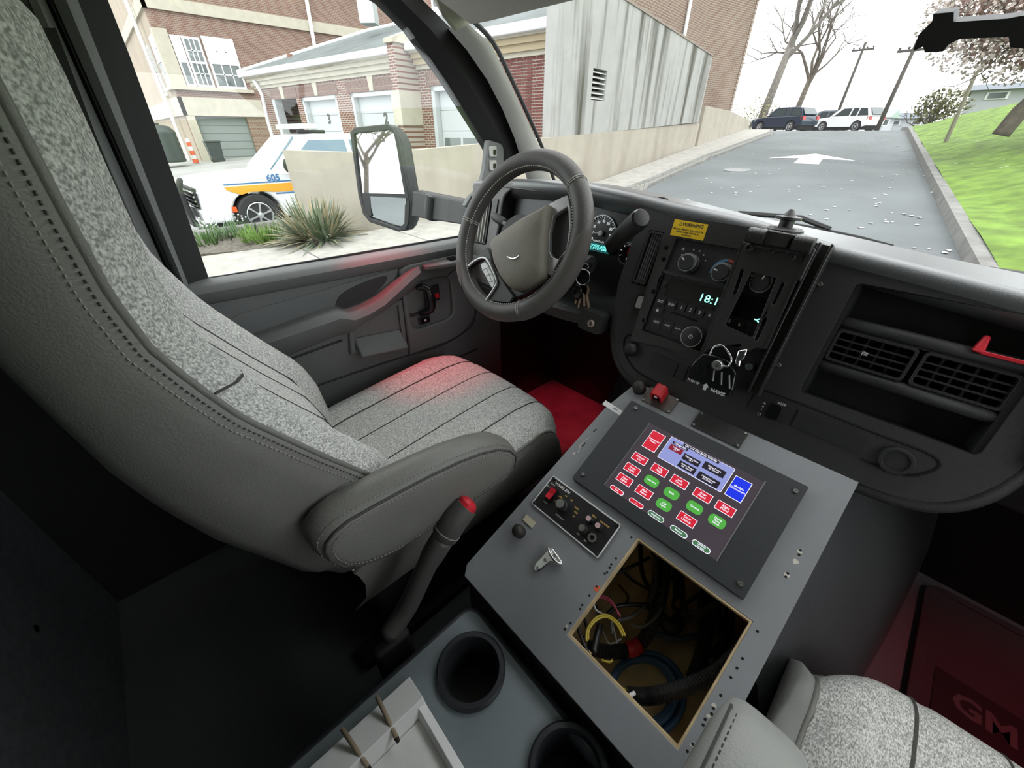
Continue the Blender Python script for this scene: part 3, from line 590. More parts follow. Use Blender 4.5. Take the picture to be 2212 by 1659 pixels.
# ================================================================== MONITOR MOUNT ON THE DASH
mm_ = thing('monitor_mount', 'black steel monitor mount with hinged plate bolted over the radio', 'monitor mount', D(-.19, .03, .02))
outer = [(-.392, .300), (-.378, .040), (-.30, .052), (-.232, .040), (-.117, .030), (-.113, .286), (-.232, .297)]
outer = outer if sum(outer[i][0] * outer[(i + 1) % 7][1] - outer[(i + 1) % 7][0] * outer[i][1] for i in range(7)) > 0 else outer[::-1]
mp_ = obj('base_plate', M().prism(D, outer, .006, .010, holes=[rrect(-.362, .068, -.128, .259, .002)] + [circ(a, b, .0048, 12) for a, b in ((-.374, .237), (-.371, .215), (-.367, .150), (-.364, .089))]), m_metal_b, mm_, bevel=.0012)
obj('cross_strip', M().obox(D, -.362, -.128, .1905, .197, .006, .010), m_metal_b, mm_)
st = obj('warning_sticker', M().prism(D, [(-.378, .2925), (-.376, .2625), (-.309, .2625), (-.311, .2915)][::-1], .0102, .0106), mat('sticker_yellow', (.80, .52, .01), .5), mp_)
tx = text_m(D, 'WARNING', -.338, .2855, .0085, .0108, bold=.03)
text_m(D, 'Monitor Mount door must be\nclosed when vehicle is\nin motion', -.344, .2715, .0052, .0108, width=.060, mm=tx)
tx.prism(D, [(-.3665, .2825), (-.3580, .2825), (-.36225, .2895)], .0107, .0108, holes=[[(-.3647, .2836), (-.3598, .2836), (-.36225, .2877)]])
obj('sticker_text', tx, mat('ink_black', (.03, .025, .02), .6), mp_)
# right hand angle rails
for a in (-.128, -.112):
    obj('rail', M().loft([[D(a - .002, b, .004), D(a + .002, b, .004), D(a + .002 + s, b, c), D(a - .002 + s, b, c)] for b, c, s in ((.030, .020, 0), (.12, .026, 0), (.286, .030, 0))]), m_metal_b, mm_, bevel=.001)
for b in (.230, .089): screw(mm_, D, -.107, b, .0, .004)
# hinged plate, in front of the radio
C = .036
plate = D.pxs(ZA([(905, 283), (1400, 385), (1385, 420), (1085, 1085), (1010, 1075), (960, 1100), (800, 1060), (690, 1070), (612, 1122), (600, 1105)]), C)
win = D.pxs(ZA([(975, 510), (1165, 555), (985, 1000), (780, 905)]), C)
slots = [D.pxs(ZA(p), C) for p in ([(895, 490), (915, 485), (922, 505), (868, 665), (848, 685), (840, 668)], [(1205, 585), (1222, 590), (1222, 610), (1160, 740), (1138, 758), (1132, 745)], [(1068, 850), (1092, 848), (1095, 870), (1030, 1010), (1008, 1030), (1000, 1015)])]
ar = lambda p: sum(p[i][0] * p[(i + 1) % len(p)][1] - p[(i + 1) % len(p)][0] * p[i][1] for i in range(len(p)))
plate = plate if ar(plate) > 0 else plate[::-1]
hp = obj('hinged_plate', M().prism(D, plate, C - .004, C, holes=[win] + slots), m_metal_b, mm_, bevel=.001)
obj('edge_flange', M().loft([[D(*D.px(x, y, C), C - .028), D(*D.px(x, y, C), C + .001), D(D.px(x, y, C)[0] + .0025, D.px(x, y, C)[1], C + .001), D(D.px(x, y, C)[0] + .0025, D.px(x, y, C)[1], C - .028)] for x, y in ZA([(905, 283), (600, 1105)])]), m_metal_b, hp)
obj('edge_flange', M().loft([[D(*D.px(x, y, C), C - .028), D(*D.px(x, y, C), C + .001), D(D.px(x, y, C)[0] - .0025, D.px(x, y, C)[1], C + .001), D(D.px(x, y, C)[0] - .0025, D.px(x, y, C)[1], C - .028)] for x, y in ZA([(1395, 395), (1085, 1085)])]), m_metal_b, hp)
for x, y in ZA([(962, 333), (1285, 403), (1128, 358)]): screw(mm_, D, *D.px(x, y, C), C, .0078 if x < 1665 and abs(x - 1666) > 5 else .005, m_metal_b, 'bolt')
# hinge barrels and mast knob
h0, h1 = [D(*D.px(x, y, .05), .05) for x, y in ZA([(955, 232), (1440, 318)])]
obj('hinge_barrel', M().tube([h0, h0 * .72 + h1 * .28], .0125, 14), m_metal_b, mm_, smooth=True, angle=40)
obj('hinge_barrel', M().tube([h0 * .28 + h1 * .72, h1], .0125, 14), m_metal_b, mm_, smooth=True, angle=40)
obj('hinge_block', M().prism(D, D.pxs(ZA([(1075, 205), (1120, 195), (1340, 240), (1280, 275), (1235, 335), (1060, 300)]), .048)[::-1], .036, .052), m_metal_b, mm_, bevel=.003)
obj('hinge_leaf', M().obox(D, -.222, -.150, .262, .280, .010, .040), m_metal_b, mm_, bevel=.002)
mk = D.at(*D.px(1690, 506, -.02), -.02); up = Fr(mk.o, (1, 0, 0), (0, 1, -.1))
obj('mast', M().lathe(up, [(.030, -.02), (.030, .008), (.024, .012), (.011, .012), (.011, .022), (.020, .024), (.020, .028), (.010, .030), (.003, .040)], 18), m_metal_b, mm_, smooth=True, angle=35)
obj('side_catch', M().obox(D, -.148, -.128, .225, .275, .020, .036), m_metal_b, mm_, bevel=.002)
# latch lever at the foot of the plate with ribs and print
C2 = .040
lev = D.pxs(ZA([(612, 1120), (560, 1165), (498, 1235), (505, 1300), (820, 1445), (842, 1380), (862, 1265), (800, 1170), (690, 1130)]), C2); lev = lev if ar(lev) > 0 else lev[::-1]
lv = obj('latch_lever', M().prism(D, lev, C2 - .016, C2), m_gloss, mm_, bevel=.003)
for k in range(5):
    x0, y0, x1, y1 = 590 + 55 * k, 1190 + 22 * k, 565 + 62 * k, 1270 + 28 * k
    p, q = [D(*D.px(x, y, C2), C2) for x, y in ZA([(x0, y0), (x1, y1)])]
    obj('rib', M().tube([p, q], .0022, 6), m_gloss, lv)
p = D.px(*ZA([(718, 1207)])[0], C2 + .01); screw(lv, D, *p, C2, .0105, m_steel, 'bolt')
obj('wire_bail', M().tube(smooth_path([D(*D.px(x, y, C2 + .004), C2 + .004) for x, y in ZA([(665, 1135), (700, 1070), (760, 1060), (800, 1100), (830, 1160), (808, 1212), (770, 1212)])], 4), .0018, 6), m_chrome, mm_, smooth=True)
obj('catch_plate', M().prism(D, D.pxs(ZA([(875, 1095), (950, 1085), (930, 1150), (900, 1170), (890, 1225), (850, 1190)]), C2 + .006)[::-1], C2 - .002, C2 + .006), m_chrome, mm_, bevel=.003)
p = D.px(*ZA([(966, 1218)])[0], .02); obj('bolt', M().lathe(D.at(*p, .004), [(.0085, 0), (.0085, .018), (.0065, .022), (.002, .022)], 6), m_chrome, mm_)
pr = M(); q = D.px(*ZA([(548, 1328)])[0], C2); text_m(D, 'PUSH UP', *q, .007, C2 + .0012, width=.022, mm=pr)
q = D.px(*ZA([(635, 1368)])[0], C2); a, b = q
pr.prism(D, [(a - .003, b - .006), (a + .003, b - .006), (a + .003, b + .001), (a + .006, b + .001), (a, b + .007), (a - .006, b + .001), (a - .003, b + .001)], C2 + .0008, C2 + .0012)
q = D.px(*ZA([(728, 1408)])[0], C2); text_m(D, 'HAVIS', *q, .009, C2 + .0012, bold=.04, width=.025, mm=pr)
obj('lever_print', pr, m_mark, lv)

# ================================================================== STEERING WHEEL
th, yw = math.radians(27.0), math.radians(2.0)
wn = A3(math.sin(yw) * math.cos(th), -math.cos(yw) * math.cos(th), math.sin(th)); wu = norm(np.cross(A3(0, 0, 1), wn)); wu = wu if wu[0] > 0 else -wu
WF = Fr((-.700, .667, -.211), wu, np.cross(wn, wu))
sw = thing('steering_wheel', 'steering wheel with stitched dark leather cover and tan airbag hub', 'steering wheel', WF.o)
def ringpath(R, n, c=0.0, t0=0, t1=360): return [WF(R * math.cos(math.radians(t0 + (t1 - t0) * k / n)), R * math.sin(math.radians(t0 + (t1 - t0) * k / n)), c) for k in range(n + (0 if t1 - t0 == 360 else 1))]
obj('rim_cover', M().tube(ringpath(.1795, 72), .0225, 16, closed=True), m_rim, sw, smooth=True)
def dashes(path, step, r, length=.55):
    m = M(); P = [np.asarray(p) for p in path]; seg = [np.linalg.norm(P[i + 1] - P[i]) for i in range(len(P) - 1)]; L = sum(seg); cum = np.concatenate([[0], np.cumsum(seg)])
    pos = lambda s: np.array([np.interp(s, cum, [p[k] for p in P]) for k in range(3)])
    s = 0
    while s + step * length < L:
        m.tube([pos(s), pos(s + step * length)], r, 4); s += step
    return m
stp = ringpath(.1610, 90, .0135); obj('rim_stitching', dashes(stp + [stp[0]], .0066, .0014), m_stitch, sw, kind='stuff')
for t in (48, 175, 300):
    x, y = math.cos(math.radians(t)), math.sin(math.radians(t)); tt = A3(*( -y * WF.u + x * WF.v)); c0 = WF(.1795 * x, .1795 * y)
    rad = x * WF.u + y * WF.v
    lp = [c0 + .0232 * (math.cos(a) * rad + math.sin(a) * WF.n) for a in np.linspace(-.5, math.pi + .5, 14)]
    m = M()
    for d in (-.0025, .0025): m.tube([p + tt * d for p in lp], .0008, 5)
    for p in lp: m.tube([p - tt * .0025, p + tt * .0025], .0006, 4)
    obj('rim_joint', m, m_stitch, sw)
for t0, t1 in ((-62, 12), (208, 232)):
    g = M(); n = 18
    rings = []
    for k in range(n + 1):
        t = math.radians(t0 + (t1 - t0) * k / n); e = min(1, min(k, n - k) / 3); w = .55 + .75 * math.sqrt(e)
        rad = math.cos(t) * WF.u + math.sin(t) * WF.v; c0 = WF(.1795 * math.cos(t), .1795 * math.sin(t))
        rings.append([c0 + (.0242 if abs(a) < w * .99 else .0222) * (math.cos(a + .45) * rad + math.sin(a + .45) * WF.n) for a in np.linspace(-w, w, 9)])
    obj('rim_grip', g.loft(rings, closed_u=False), m_grip, sw, smooth=True)
# hub pad, spokes (outlines read on the wheel plane)
def outl(pts, c): p = WF.pxs(Z7(pts), c); return p if ar(p) > 0 else p[::-1]
padp = outl([(880, 985), (900, 945), (1000, 870), (1130, 780), (1345, 668), (1325, 800), (1308, 950), (1305, 1200), (1290, 1245), (1150, 1325), (1060, 1345), (1020, 1320), (960, 1240), (910, 1130)], .03)
cx = sum(p[0] for p in padp) / len(padp); cy = sum(p[1] for p in padp) / len(padp)
obj('airbag_pad', M().loft([[WF(cx + (a - cx) * k, cy + (b - cy) * k, c) for a, b in padp] for k, c in ((.96, -.03), (1.0, .0), (1.0, .024), (.97, .033), (.85, .040), (.5, .044), (.05, .045))]), m_hub, sw, smooth=True, angle=50)
arc = [WF(*WF.px(x, y, .046), .046) for x, y in Z7([(1015, 1082), (1035, 1095), (1062, 1101), (1090, 1093), (1111, 1074)])]
obj('badge_glint', M().tube(smooth_path(arc, 3), [.0006 + .0013 * math.sin(math.pi * i / 12) for i in range(13)], 6), m_chrome, sw)  # chrome arc stands for the partial reflection on the hub badge
obj('spoke', M().prism(WF, outl([(1350, 668), (1430, 625), (1500, 598), (1512, 640), (1525, 700), (1530, 850), (1500, 1040), (1440, 1100), (1400, 1180), (1375, 1232), (1315, 1220), (1310, 1000), (1325, 820)], .012), -.008, .014, holes=[outl([(1388, 760), (1505, 685), (1512, 850), (1490, 1030), (1425, 1108), (1375, 1085), (1352, 1040), (1355, 900)], .012)]), m_silver, sw, bevel=.003)
obj('spoke_pocket', M().prism(WF, outl([(1385, 755), (1510, 680), (1518, 850), (1495, 1035), (1425, 1112), (1372, 1090), (1348, 1040), (1352, 900)], .004), -.010, .002), m_plas_d, sw)
obj('spoke', M().prism(WF, outl([(700, 1160), (722, 1125), (860, 1008), (885, 1060), (900, 1140), (1010, 1315), (1075, 1400), (1040, 1455), (850, 1432), (925, 1310), (935, 1270), (890, 1160), (845, 1100), (800, 1105), (712, 1165)], .01), -.008, .012), m_plas_dk, sw, bevel=.003)
obj('spoke_trim', M().tube(smooth_path([WF(*WF.px(x, y, .014), .014) for x, y in Z7([(708, 1165), (745, 1130), (800, 1100), (840, 1098), (868, 1130), (905, 1200), (935, 1280), (925, 1320), (870, 1405), (850, 1432)])], 4), .0035, 6), m_silver, sw, smooth=True)
bk = obj('button_pod', M().prism(WF, outl([(800, 1145), (840, 1125), (870, 1165), (905, 1235), (922, 1290), (900, 1345), (880, 1320), (840, 1240), (812, 1190)], .016), .0, .016), m_white, sw, bevel=.003)
for p in ([(808, 1195), (868, 1168)], [(835, 1240), (897, 1218)], [(868, 1285), (918, 1275)], [(850, 1180), (895, 1290)]):
    obj('button_gap', M().tube([WF(*WF.px(x, y, .0172), .0165) for x, y in Z7(p)], .0007, 5), m_plas_lg, bk)
obj('hub_core', M().tube([WF(0, 0, -.07), WF(0, -.005, .0)], [.05, .06], 16), m_plas_d, sw, smooth=True, angle=40)
obj('lower_hub', M().prism(WF, outl([(1010, 1320), (1060, 1345), (1300, 1235), (1380, 1235), (1320, 1300), (1200, 1370), (1090, 1420)], .0), -.02, .004), m_plas_dk, sw, bevel=.003)
# column, stalk, shifter, keys
sc_ = thing('steering_column', 'black steering column cover behind the wheel', 'steering column', (-.70, .78, -.34))
obj('shroud', M().tube([WF(0, 0, -.05), WF(0, -.012, -.10), A3(-.70, .83, -.30), A3(-.70, .95, -.36)], [.052, .062, .066, .066], 16), m_plas_d, sc_, smooth=True, angle=40)
igp = ony(1278, 572, .775)
obj('ignition_lock', M().tube([A3(-.66, .79, igp[2]), igp], [.022, .02], 14), m_plas_dk, sc_, smooth=True, angle=40)
t0, t1 = ony(1066, 466, .775), ony(1118, 500, .765)
ts = thing('signal_stalk', 'black turn signal stalk left of the steering column', 'lever', t1)
obj('stem', M().tube([t1 + (t1 - t0) * .8, t1, t0 * .45 + t1 * .55], [.007, .008, .009], 10), m_plas_d, ts, smooth=True)
obj('grip', M().tube([t0 * .5 + t1 * .5, t0 * .55 + t1 * .45, t0 * .9 + t1 * .1, t0], [.010, .0125, .0125, .010], 12), m_plas_d, ts, smooth=True, angle=50)
obj('collar', M().tube([t0 * .32 + t1 * .68, t0 * .50 + t1 * .5], .0118, 12), m_gloss, ts, smooth=True, angle=40)
s0, s1 = ony(1322, 528, .765), ony(1384, 472, .70)
gs = thing('gear_shift', 'black column gear shift lever with a slanted end', 'gear lever', s0)
obj('stem', M().tube([A3(-.66, .93, s0[2] - .07), s0 * 1.14 + A3(.0, .0, -.012), s0 * 1.03], [.012, .013, .015], 12), m_plas_d, gs, smooth=True)
obj('grip', M().tube([s0 + (s0 - s1) * .05, s0, s0 * .72 + s1 * .28, s0 * .68 + s1 * .32, s1 * .96 + s0 * .04, s1], [.011, .0165, .0175, .0185, .0195, .0185], 16), m_plas_d, gs, smooth=True, angle=35)
obj('grip_end', M().tube([s1, s1 + (s1 - s0) * .03], [.0185, .0155], 16), m_gloss, gs, smooth=True, angle=30)
ky = thing('ignition_keys', 'bunch of keys hanging from the ignition lock', 'keys', igp + A3(0, 0, -.10))
obj('key_head', M().tube([igp + A3(0, -.004, 0), igp + A3(.002, -.03, -.003)], [.006, .012], 10), m_gloss, ky, smooth=True)
rgc = igp + A3(.004, -.034, -.022); RF = Fr(rgc, (.6, .5, 0), (0, 0, 1))
obj('key_ring', M().tube([RF(.016 * math.cos(a), .019 * math.sin(a)) for a in np.linspace(0, 2 * math.pi, 20)[:-1]], .0013, 6, closed=True), m_chrome, ky, smooth=True)
for dx, tilt, ln_ in ((-.012, -.18, .052), (-.002, -.05, .058), (.010, .16, .05), (.018, .34, .06)):
    kf = Fr(rgc + A3(dx * .5, 0, -.018), (math.cos(tilt), 0, math.sin(tilt)), (math.sin(tilt), 0, -math.cos(tilt)))
    obj('key', M().prism(kf, [(-.008, 0), (-.010, .010), (-.006, .02), (-.003, .022), (-.003, ln_), (0, ln_ + .004), (.003, ln_ - .002), (.002, ln_ - .008), (.0035, ln_ - .014), (.003, .022), (.007, .02), (.010, .010), (.008, 0)], -.001, .001), mat('key_brass', (.45, .36, .25), .35, .9), ky)
obj('key_fob', M().ball(rgc + A3(-.012, .0, -.04), .015, 12, (1, .5, 1.4)), m_gloss, ky, smooth=True)

# ================================================================== SEATS
SEAM = np.array([(-.66, .165), (-.60, .165), (-.53, .158), (-.463, .136), (-.379, .077), (-.278, .012), (-.22, -.013), (-.172, -.030), (-.117, -.036), (-.05, -.034), (.03, -.030), (.12, -.03), (.22, -.035), (.28, -.04)])
REAR = np.array([(-.70, .055), (-.66, .030), (-.60, -.005), (-.536, -.033), (-.451, -.072), (-.369, -.097), (-.30, -.112), (-.2, -.122), (-.1, -.13), (.1, -.135), (.28, -.12)])
def bulge(s):
    return np.interp(abs(s), [0, .3, .48, .56, .62, .72, .85, .95, 1.0], [-.004, -.002, .002, -.004, .006, .026, .036, .022, 0.0])
def seat_back(root, xc, hw=.25, yo=0.0, top=.27):
    zs = list(np.linspace(-.66, .1, 26)) + list(np.linspace(.13, top, 8))
    def w(z): return hw * (.93 if z < -.6 else 1.0) * (1 if z < .08 else 1 - .42 * min(1, ((z - .08) / .19)) ** 1.5)
    ss = np.linspace(-1, 1, 41)
    ys = lambda z: np.interp(z, SEAM[:, 0], SEAM[:, 1]) + yo
    yr = lambda z: np.interp(z, REAR[:, 0], REAR[:, 1]) + yo
    rings = [[A3(xc + s * w(z), ys(z) + bulge(s) * (1 if z < .1 else .6), z + (.02 if z > .2 else 0)) for s in ss] for z in zs]
    rings.append([A3(xc + s * w(top) * .9, ys(top) - .05, top + .035) for s in ss])
    obj('backrest_fabric', M().loft(rings, closed_u=False), m_fab, root, smooth=True)
    vr = []
    for z in zs:
        W_, a, b = w(z), ys(z), yr(z)
        half = [(W_, a), (W_ + .010, a - .006), (W_ + .014, a - (a - b) * .3), (W_ + .012, a - (a - b) * .62), (W_ + .0, a - (a - b) * .88), (W_ - .02, b), (W_ * .55, b - .02), (0, b - .025)]
        vr.append([A3(xc + x, y, z + (.02 if z > .2 else 0)) for x, y in half] + [A3(xc - x, y, z + (.02 if z > .2 else 0)) for x, y in half[::-1][1:]])
    vr.append([A3(xc + (p[0] - xc) * .9, ys(top) - .05 - (.03 if i not in (0, len(vr[0]) - 1) else 0), top + .035) for i, p in enumerate(vr[-1])])
    vr.insert(0, [A3(xc + (p[0] - xc) * .85, p[1] * .9 + .1 * (yo + .1), -.685) for p in vr[0]])
    obj('backrest_shell', M().loft(vr, closed_u=False), m_vinyl, root, smooth=True)
    for sg in (1, -1):
        p = [A3(xc + sg * (w(z) + .003), ys(z) - .001, z) for z in np.linspace(-.60, .2, 40)]
        obj('seam_piping', M().tube(p, .0042, 6), m_vinyl, root, smooth=True)
        if sg == -1 and xc < 0 or sg == 1 and xc > 0: continue
        q = [A3(xc + sg * (w(z) + .0115), ys(z) - .009, z) for z in np.linspace(-.58, .15, 60)]
        obj('seam_stitching', dashes(q, .0065, .0009), m_seam, root, kind='stuff')
        q = [A3(xc + sg * (w(z) + .0135), ys(z) - .018, z) for z in np.linspace(-.58, .15, 60)]
        obj('seam_stitching', dashes(q, .0065, .0009), m_sst, root, kind='stuff')
    for s in (-.57, .57, .2, -.2):
        p = [A3(xc + s * w(z), ys(z) + bulge(s) + .0005, z) for z in np.linspace(-.55, .1, 30)]
        obj('insert_seam', M().tube(p, .0022 if abs(s) > .5 else .0012, 5), m_seam, root)
    z = -.245; obj('insert_seam', M().tube([A3(xc + s * w(z), ys(z) + bulge(s) + .0005, z + .03 * (abs(s) - .8)) for s in np.linspace(.57, 1, 8)], .0018, 5), m_seam, root)
def cz(s):
    return np.interp(abs(s), [0, .35, .5, .55, .62, .8, .93, 1.0], [0, .0, .004, -.001, .005, .016, .006, -.012])
CP = [(.06, -.655), (.12, -.645), (.22, -.634), (.34, -.622), (.45, -.612), (.53, -.606), (.58, -.606), (.615, -.613), (.64, -.630), (.655, -.655), (.660, -.685), (.655, -.71)]
def seat_cushion(root, xc, hw=.252, yo=0.0, zo=0.0, sk=1.0, vin=None):
    vin = vin or m_vinyl
    ss = np.linspace(-1, 1, 41)
    P = smooth_path([A3(0, y, z) for y, z in CP], 3)
    def pt(p, s):
        y = p[1] + .02 * (1 - s * s) * (p[1] > .4) * (p[1] - .4) / .25 - .055 * abs(s) ** 5 * max(0, (p[1] - .3) / .36)
        return A3(xc + s * hw * (1 - .03 * (p[1] < .2)), y + yo, p[2] + cz(s) * (1 if p[1] < .55 else .6) + zo)
    obj('cushion_fabric', M().loft([[pt(p, s) for s in ss] for p in P], closed_u=False), m_fab, root, smooth=True)
    # vinyl skirt follows the border of the fabric
    bord = [pt(p, 1) for p in P] + [pt(P[-1], s) for s in np.linspace(.9, -.9, 19)] + [pt(p, -1) for p in P[::-1]]
    lev = [bord, [A3(xc + (q[0] - xc) * (1 + .03 * sk), q[1] + .006 * sk, q[2] - .010) for q in bord], [A3(xc + (q[0] - xc) * (1 + .045 * sk), q[1] + .010 * sk, min(q[2] - .035, -.675 + zo)) for q in bord], [A3(xc + (q[0] - xc) * 1.03, q[1] + .004, -.745 + zo) for q in bord], [A3(xc + (q[0] - xc) * .96, q[1] - .02, -.785 + zo) for q in bord]]
    obj('cushion_skirt', M().loft(lev, closed_u=False), vin, root, smooth=True)
    obj('seam_piping', M().tube(bord, .0035, 6), m_vinyl, root, smooth=True)
    for s in (-.6, -.22, .22, .6):
        obj('insert_seam', M().tube([pt(p, s) for p in P[4:-2]], .0022 if abs(s) > .5 else .0016, 5), m_seam, root)
    for sg in (1, -1):
        obj('seam_stitching', dashes([A3(xc + (q[0] - xc) * 1.035 + 0, q[1] + .006, q[2] - .015) for q in (bord[:len(P)] if sg == 1 else bord[-len(P):])], .0065, .0008), m_sst, root, kind='stuff')
    obj('seat_base', M().box((xc - .20, .08 + yo, -1.03), (xc + .20, .52 + yo, -.775 + zo)), m_black, root, bevel=.02)
    obj('seat_rail', M().box((xc - .22, .02 + yo, FLZ), (xc - .17, .58 + yo, -1.02)), m_black, root)
    obj('seat_rail', M().box((xc + .17, .02 + yo, FLZ), (xc + .22, .58 + yo, -1.02)), m_black, root)
ST = thing('bucket_seat', 'grey fabric and vinyl driver seat facing the steering wheel', 'car seat', (-.725, .3, FLZ))
seat_cushion(ST, -.73); seat_back(ST, -.725)
# armrest on the console side of the driver seat
PO = [(710, 1173), (728, 1150), (757, 1126), (810, 1095), (874, 1060), (935, 1028), (992, 1001), (1040, 982), (1075, 974), (1100, 976), (1113, 988), (1110, 1010), (1092, 1032), (1040, 1066), (990, 1098), (920, 1145), (860, 1185), (820, 1205), (780, 1218), (745, 1222), (718, 1208), (708, 1190)]
Pq = [onx(x, y, -.404) for x, y in PO]; c = sum(Pq) / len(Pq)
def exp_(k, X, up=0.0): return [A3(X, c[1] + (p[1] - c[1]) * (1 + (k - 1) * .5), c[2] + (p[2] - c[2]) * k + up * (1 if p[2] > c[2] else .3)) for p in Pq]
arm_ = obj('armrest', M().loft([exp_(.3, -.400), exp_(.85, -.4005), exp_(1.0, -.404), exp_(1.14, -.416, .004), exp_(1.2, -.432, .007), exp_(1.18, -.452, .006), exp_(1.02, -.470, 0), exp_(.5, -.473, 0)]), m_vinyl, ST, smooth=True)
obj('armrest_piping', M().tube(exp_(1.03, -.4045), .0022, 6, closed=True), m_seam, arm_, smooth=True)
for k, X in ((.93, -.4008), (1.12, -.412)):
    q = exp_(k, X, .003 if k > 1 else 0); obj('seam_stitching', dashes(q + [q[0]], .0062, .0008), m_sst, arm_, kind='stuff')
obj('armrest_hub', M().tube([A3(-.48, .085, -.48), A3(-.455, .085, -.48)], [.05, .04], 24), m_vinyl, ST, smooth=True, angle=60)
obj('belt_buckle', M().tube([onx(x, y, -.93) for x, y in ((668, 930), (690, 918), (705, 922))], [.012, .016, .010], 8), m_gloss, ST, smooth=True)
PS = thing('bucket_seat', 'grey fabric passenger seat beside the console with pale vinyl armrest', 'car seat', (.35, .2, FLZ))
seat_cushion(PS, .350, hw=.225, yo=-.125, sk=2.8, vin=mat('passenger_vinyl', (.36, .37, .35), .42, bump=.35, bscale=420)); seat_back(PS, .36, yo=-.20)
rings = []
for y, w, zt, zb in ((-.22, .9, -.452, -.53), (-.05, 1.0, -.450, -.53), (.10, 1.0, -.448, -.53), (.20, 1.0, -.450, -.525), (.245, .96, -.454, -.52), (.265, .85, -.465, -.515), (.275, .6, -.478, -.505)):
    rings.append([A3(.072 + .040 * w * a, y, (zt + zb) / 2 + (zt - zb) / 2 * b) for a, b in ((-1, -.6), (-1.0, .55), (-.86, .88), (-.5, 1), (.5, 1), (.86, .88), (1, .55), (1, -.6), (.7, -1), (-.7, -1))])
pa = obj('armrest', M().loft(rings), MATS['passenger_vinyl'], PS, smooth=True, angle=60)
q = [A3(.072 - .040 * .80, y, zt + .0005) for y, zt in ((-.2, -.456), (.1, -.453), (.2, -.454), (.25, -.459))]
obj('seam_piping', M().tube(q, .0016, 5), m_seam, pa)
obj('seam_stitching', dashes([p + A3(.006, 0, .0015) for p in q], .0065, .0009), m_seam, pa, kind='stuff')
# hand brake
pbp = [onx(x, y, X) for x, y, X in ((838, 1372, -.40), (880, 1310, -.40), (925, 1215, -.395), (958, 1160, -.39), (985, 1118, -.388), (1008, 1092, -.386))]
pb = thing('hand_brake', 'grey hand brake lever with a red release button beside the seat', 'hand brake', pbp[0])
obj('lever', M().tube(smooth_path(pbp[:4], 4), [.018] * 4 + [.0185] * 5 + [.021] * 4, 14), mat('brake_grey', (.10, .10, .095), .45, bump=.2, bscale=500), pb, smooth=True)
obj('grip', M().tube([pbp[3] * 1.02 - pbp[4] * .02, pbp[3] * .9 + pbp[4] * .1, pbp[4], pbp[5] * .96 + pbp[4] * .04], [.021, .0245, .0245, .0225], 16), MATS['brake_grey'], pb, smooth=True, angle=40)
obj('grip_ring', M().tube([pbp[3] * .72 + pbp[4] * .28, pbp[3] * .68 + pbp[4] * .32], .0252, 16), m_plas_lg, pb)
dd = norm(pbp[5] - pbp[4]); obj('release_button', M().tube([pbp[5] - dd * .006, pbp[5] + dd * .006, pbp[5] + dd * .012], [.019, .018, .011], 14), m_redl, pb, smooth=True, angle=40)
obj('pivot_bracket', M().box((-.415, .03, FLZ), (-.385, .10, -.78)), m_black, pb, bevel=.01)

# ================================================================== CONSOLE
cn = thing('centre_console', 'grey laminate centre console with an open square hole and screw holes', 'console', (-.15, .4, FLZ))
HO = [(-.160, -.418), (.031, -.418), (.033, -.222), (-.155, -.222)]
top_o = [(-.370, -.480), (-.382, -.462), (-.356, -.035), (-.330, .068), (.062, .068), (.068, -.475)][::-1]
top_o = top_o if ar(top_o) > 0 else top_o[::-1]
obj('top_panel', M().prism(K, top_o, -.030, -.012, holes=[HO]), m_plate, cn, bevel=.0015)
obj('raw_edge', M().prism(K, [(-.1602, -.4182), (.0312, -.4182), (.0332, -.2218), (-.1552, -.2218)], -.0295, -.0128, holes=[[(-.1575, -.4155), (.0285, -.4155), (.0303, -.2245), (-.1525, -.2245)]]), m_ply, cn)
tr = [K(a, b, -.030) for a, b in top_o]
obj('side_panels', M().loft([tr, [A3(p[0], p[1], FLZ) for p in tr]], caps=False), mat('console_side', (.05, .047, .045), .6, var=.2, vscale=8), cn)
obj('cavity_floor', M().box((-.34, .24, -.90), (.05, .66, -.845)), mat('dirty_board', (.74, .55, .34), .85, var=.45, vscale=14), cn)
lin = [K(a, b, -.0305) for a, b in ((-.35, -.455), (.055, -.455), (.055, .04), (-.32, .04))]
obj('bounce_liner', M().loft([lin, [A3(p[0], p[1], -.90) for p in lin]], caps=False), mat('bounce_board', (.66, .54, .36), .9, var=.3, vscale=10), cn)  # pale liner added to bounce more light around inside the hole
for a, b in ((-.164, -.228), (-.165, -.273), (-.166, -.286), (-.165, -.292), (-.164, -.301), (-.166, -.305), (-.165, -.330), (-.166, -.349), (-.167, -.368), (-.166, -.375), (-.166, -.402), (-.168, -.415),
             (.043, -.229), (.043, -.272), (.043, -.287), (.042, -.302), (.042, -.329), (.042, -.348), (.043, -.355), (.040, -.366), (.041, -.373), (.041, -.400), (.040, -.411), (-.341, -.089), (-.342, -.094), (-.342, -.128), (-.342, -.134), (.041, -.092), (.042, -.099), (.041, -.133), (.041, -.139)):
    obj('screw_hole', M().prism(K, circ(a, b, .0019, 8), -.0125, -.0116), m_void, cn)
chip = mat('chipped_wood', (.62, .58, .52), .9)
for a, b, s in ((.042, -.111, .006), (.041, -.136, .005), (.041, -.094, .004), (.0405, -.345, .004), (.041, -.36, .003), (-.346, -.158, .004), (-.168, -.409, .003), (.0405, -.402, .003)):
    obj('paint_chip', M().prism(K, [(a + s * (.6 + .5 * random.random()) * math.cos(t), b + s * (.6 + .5 * random.random()) * .8 * math.sin(t)) for t in np.linspace(0, 6.28, 9)[:-1]], -.0122, -.0117), chip, cn)
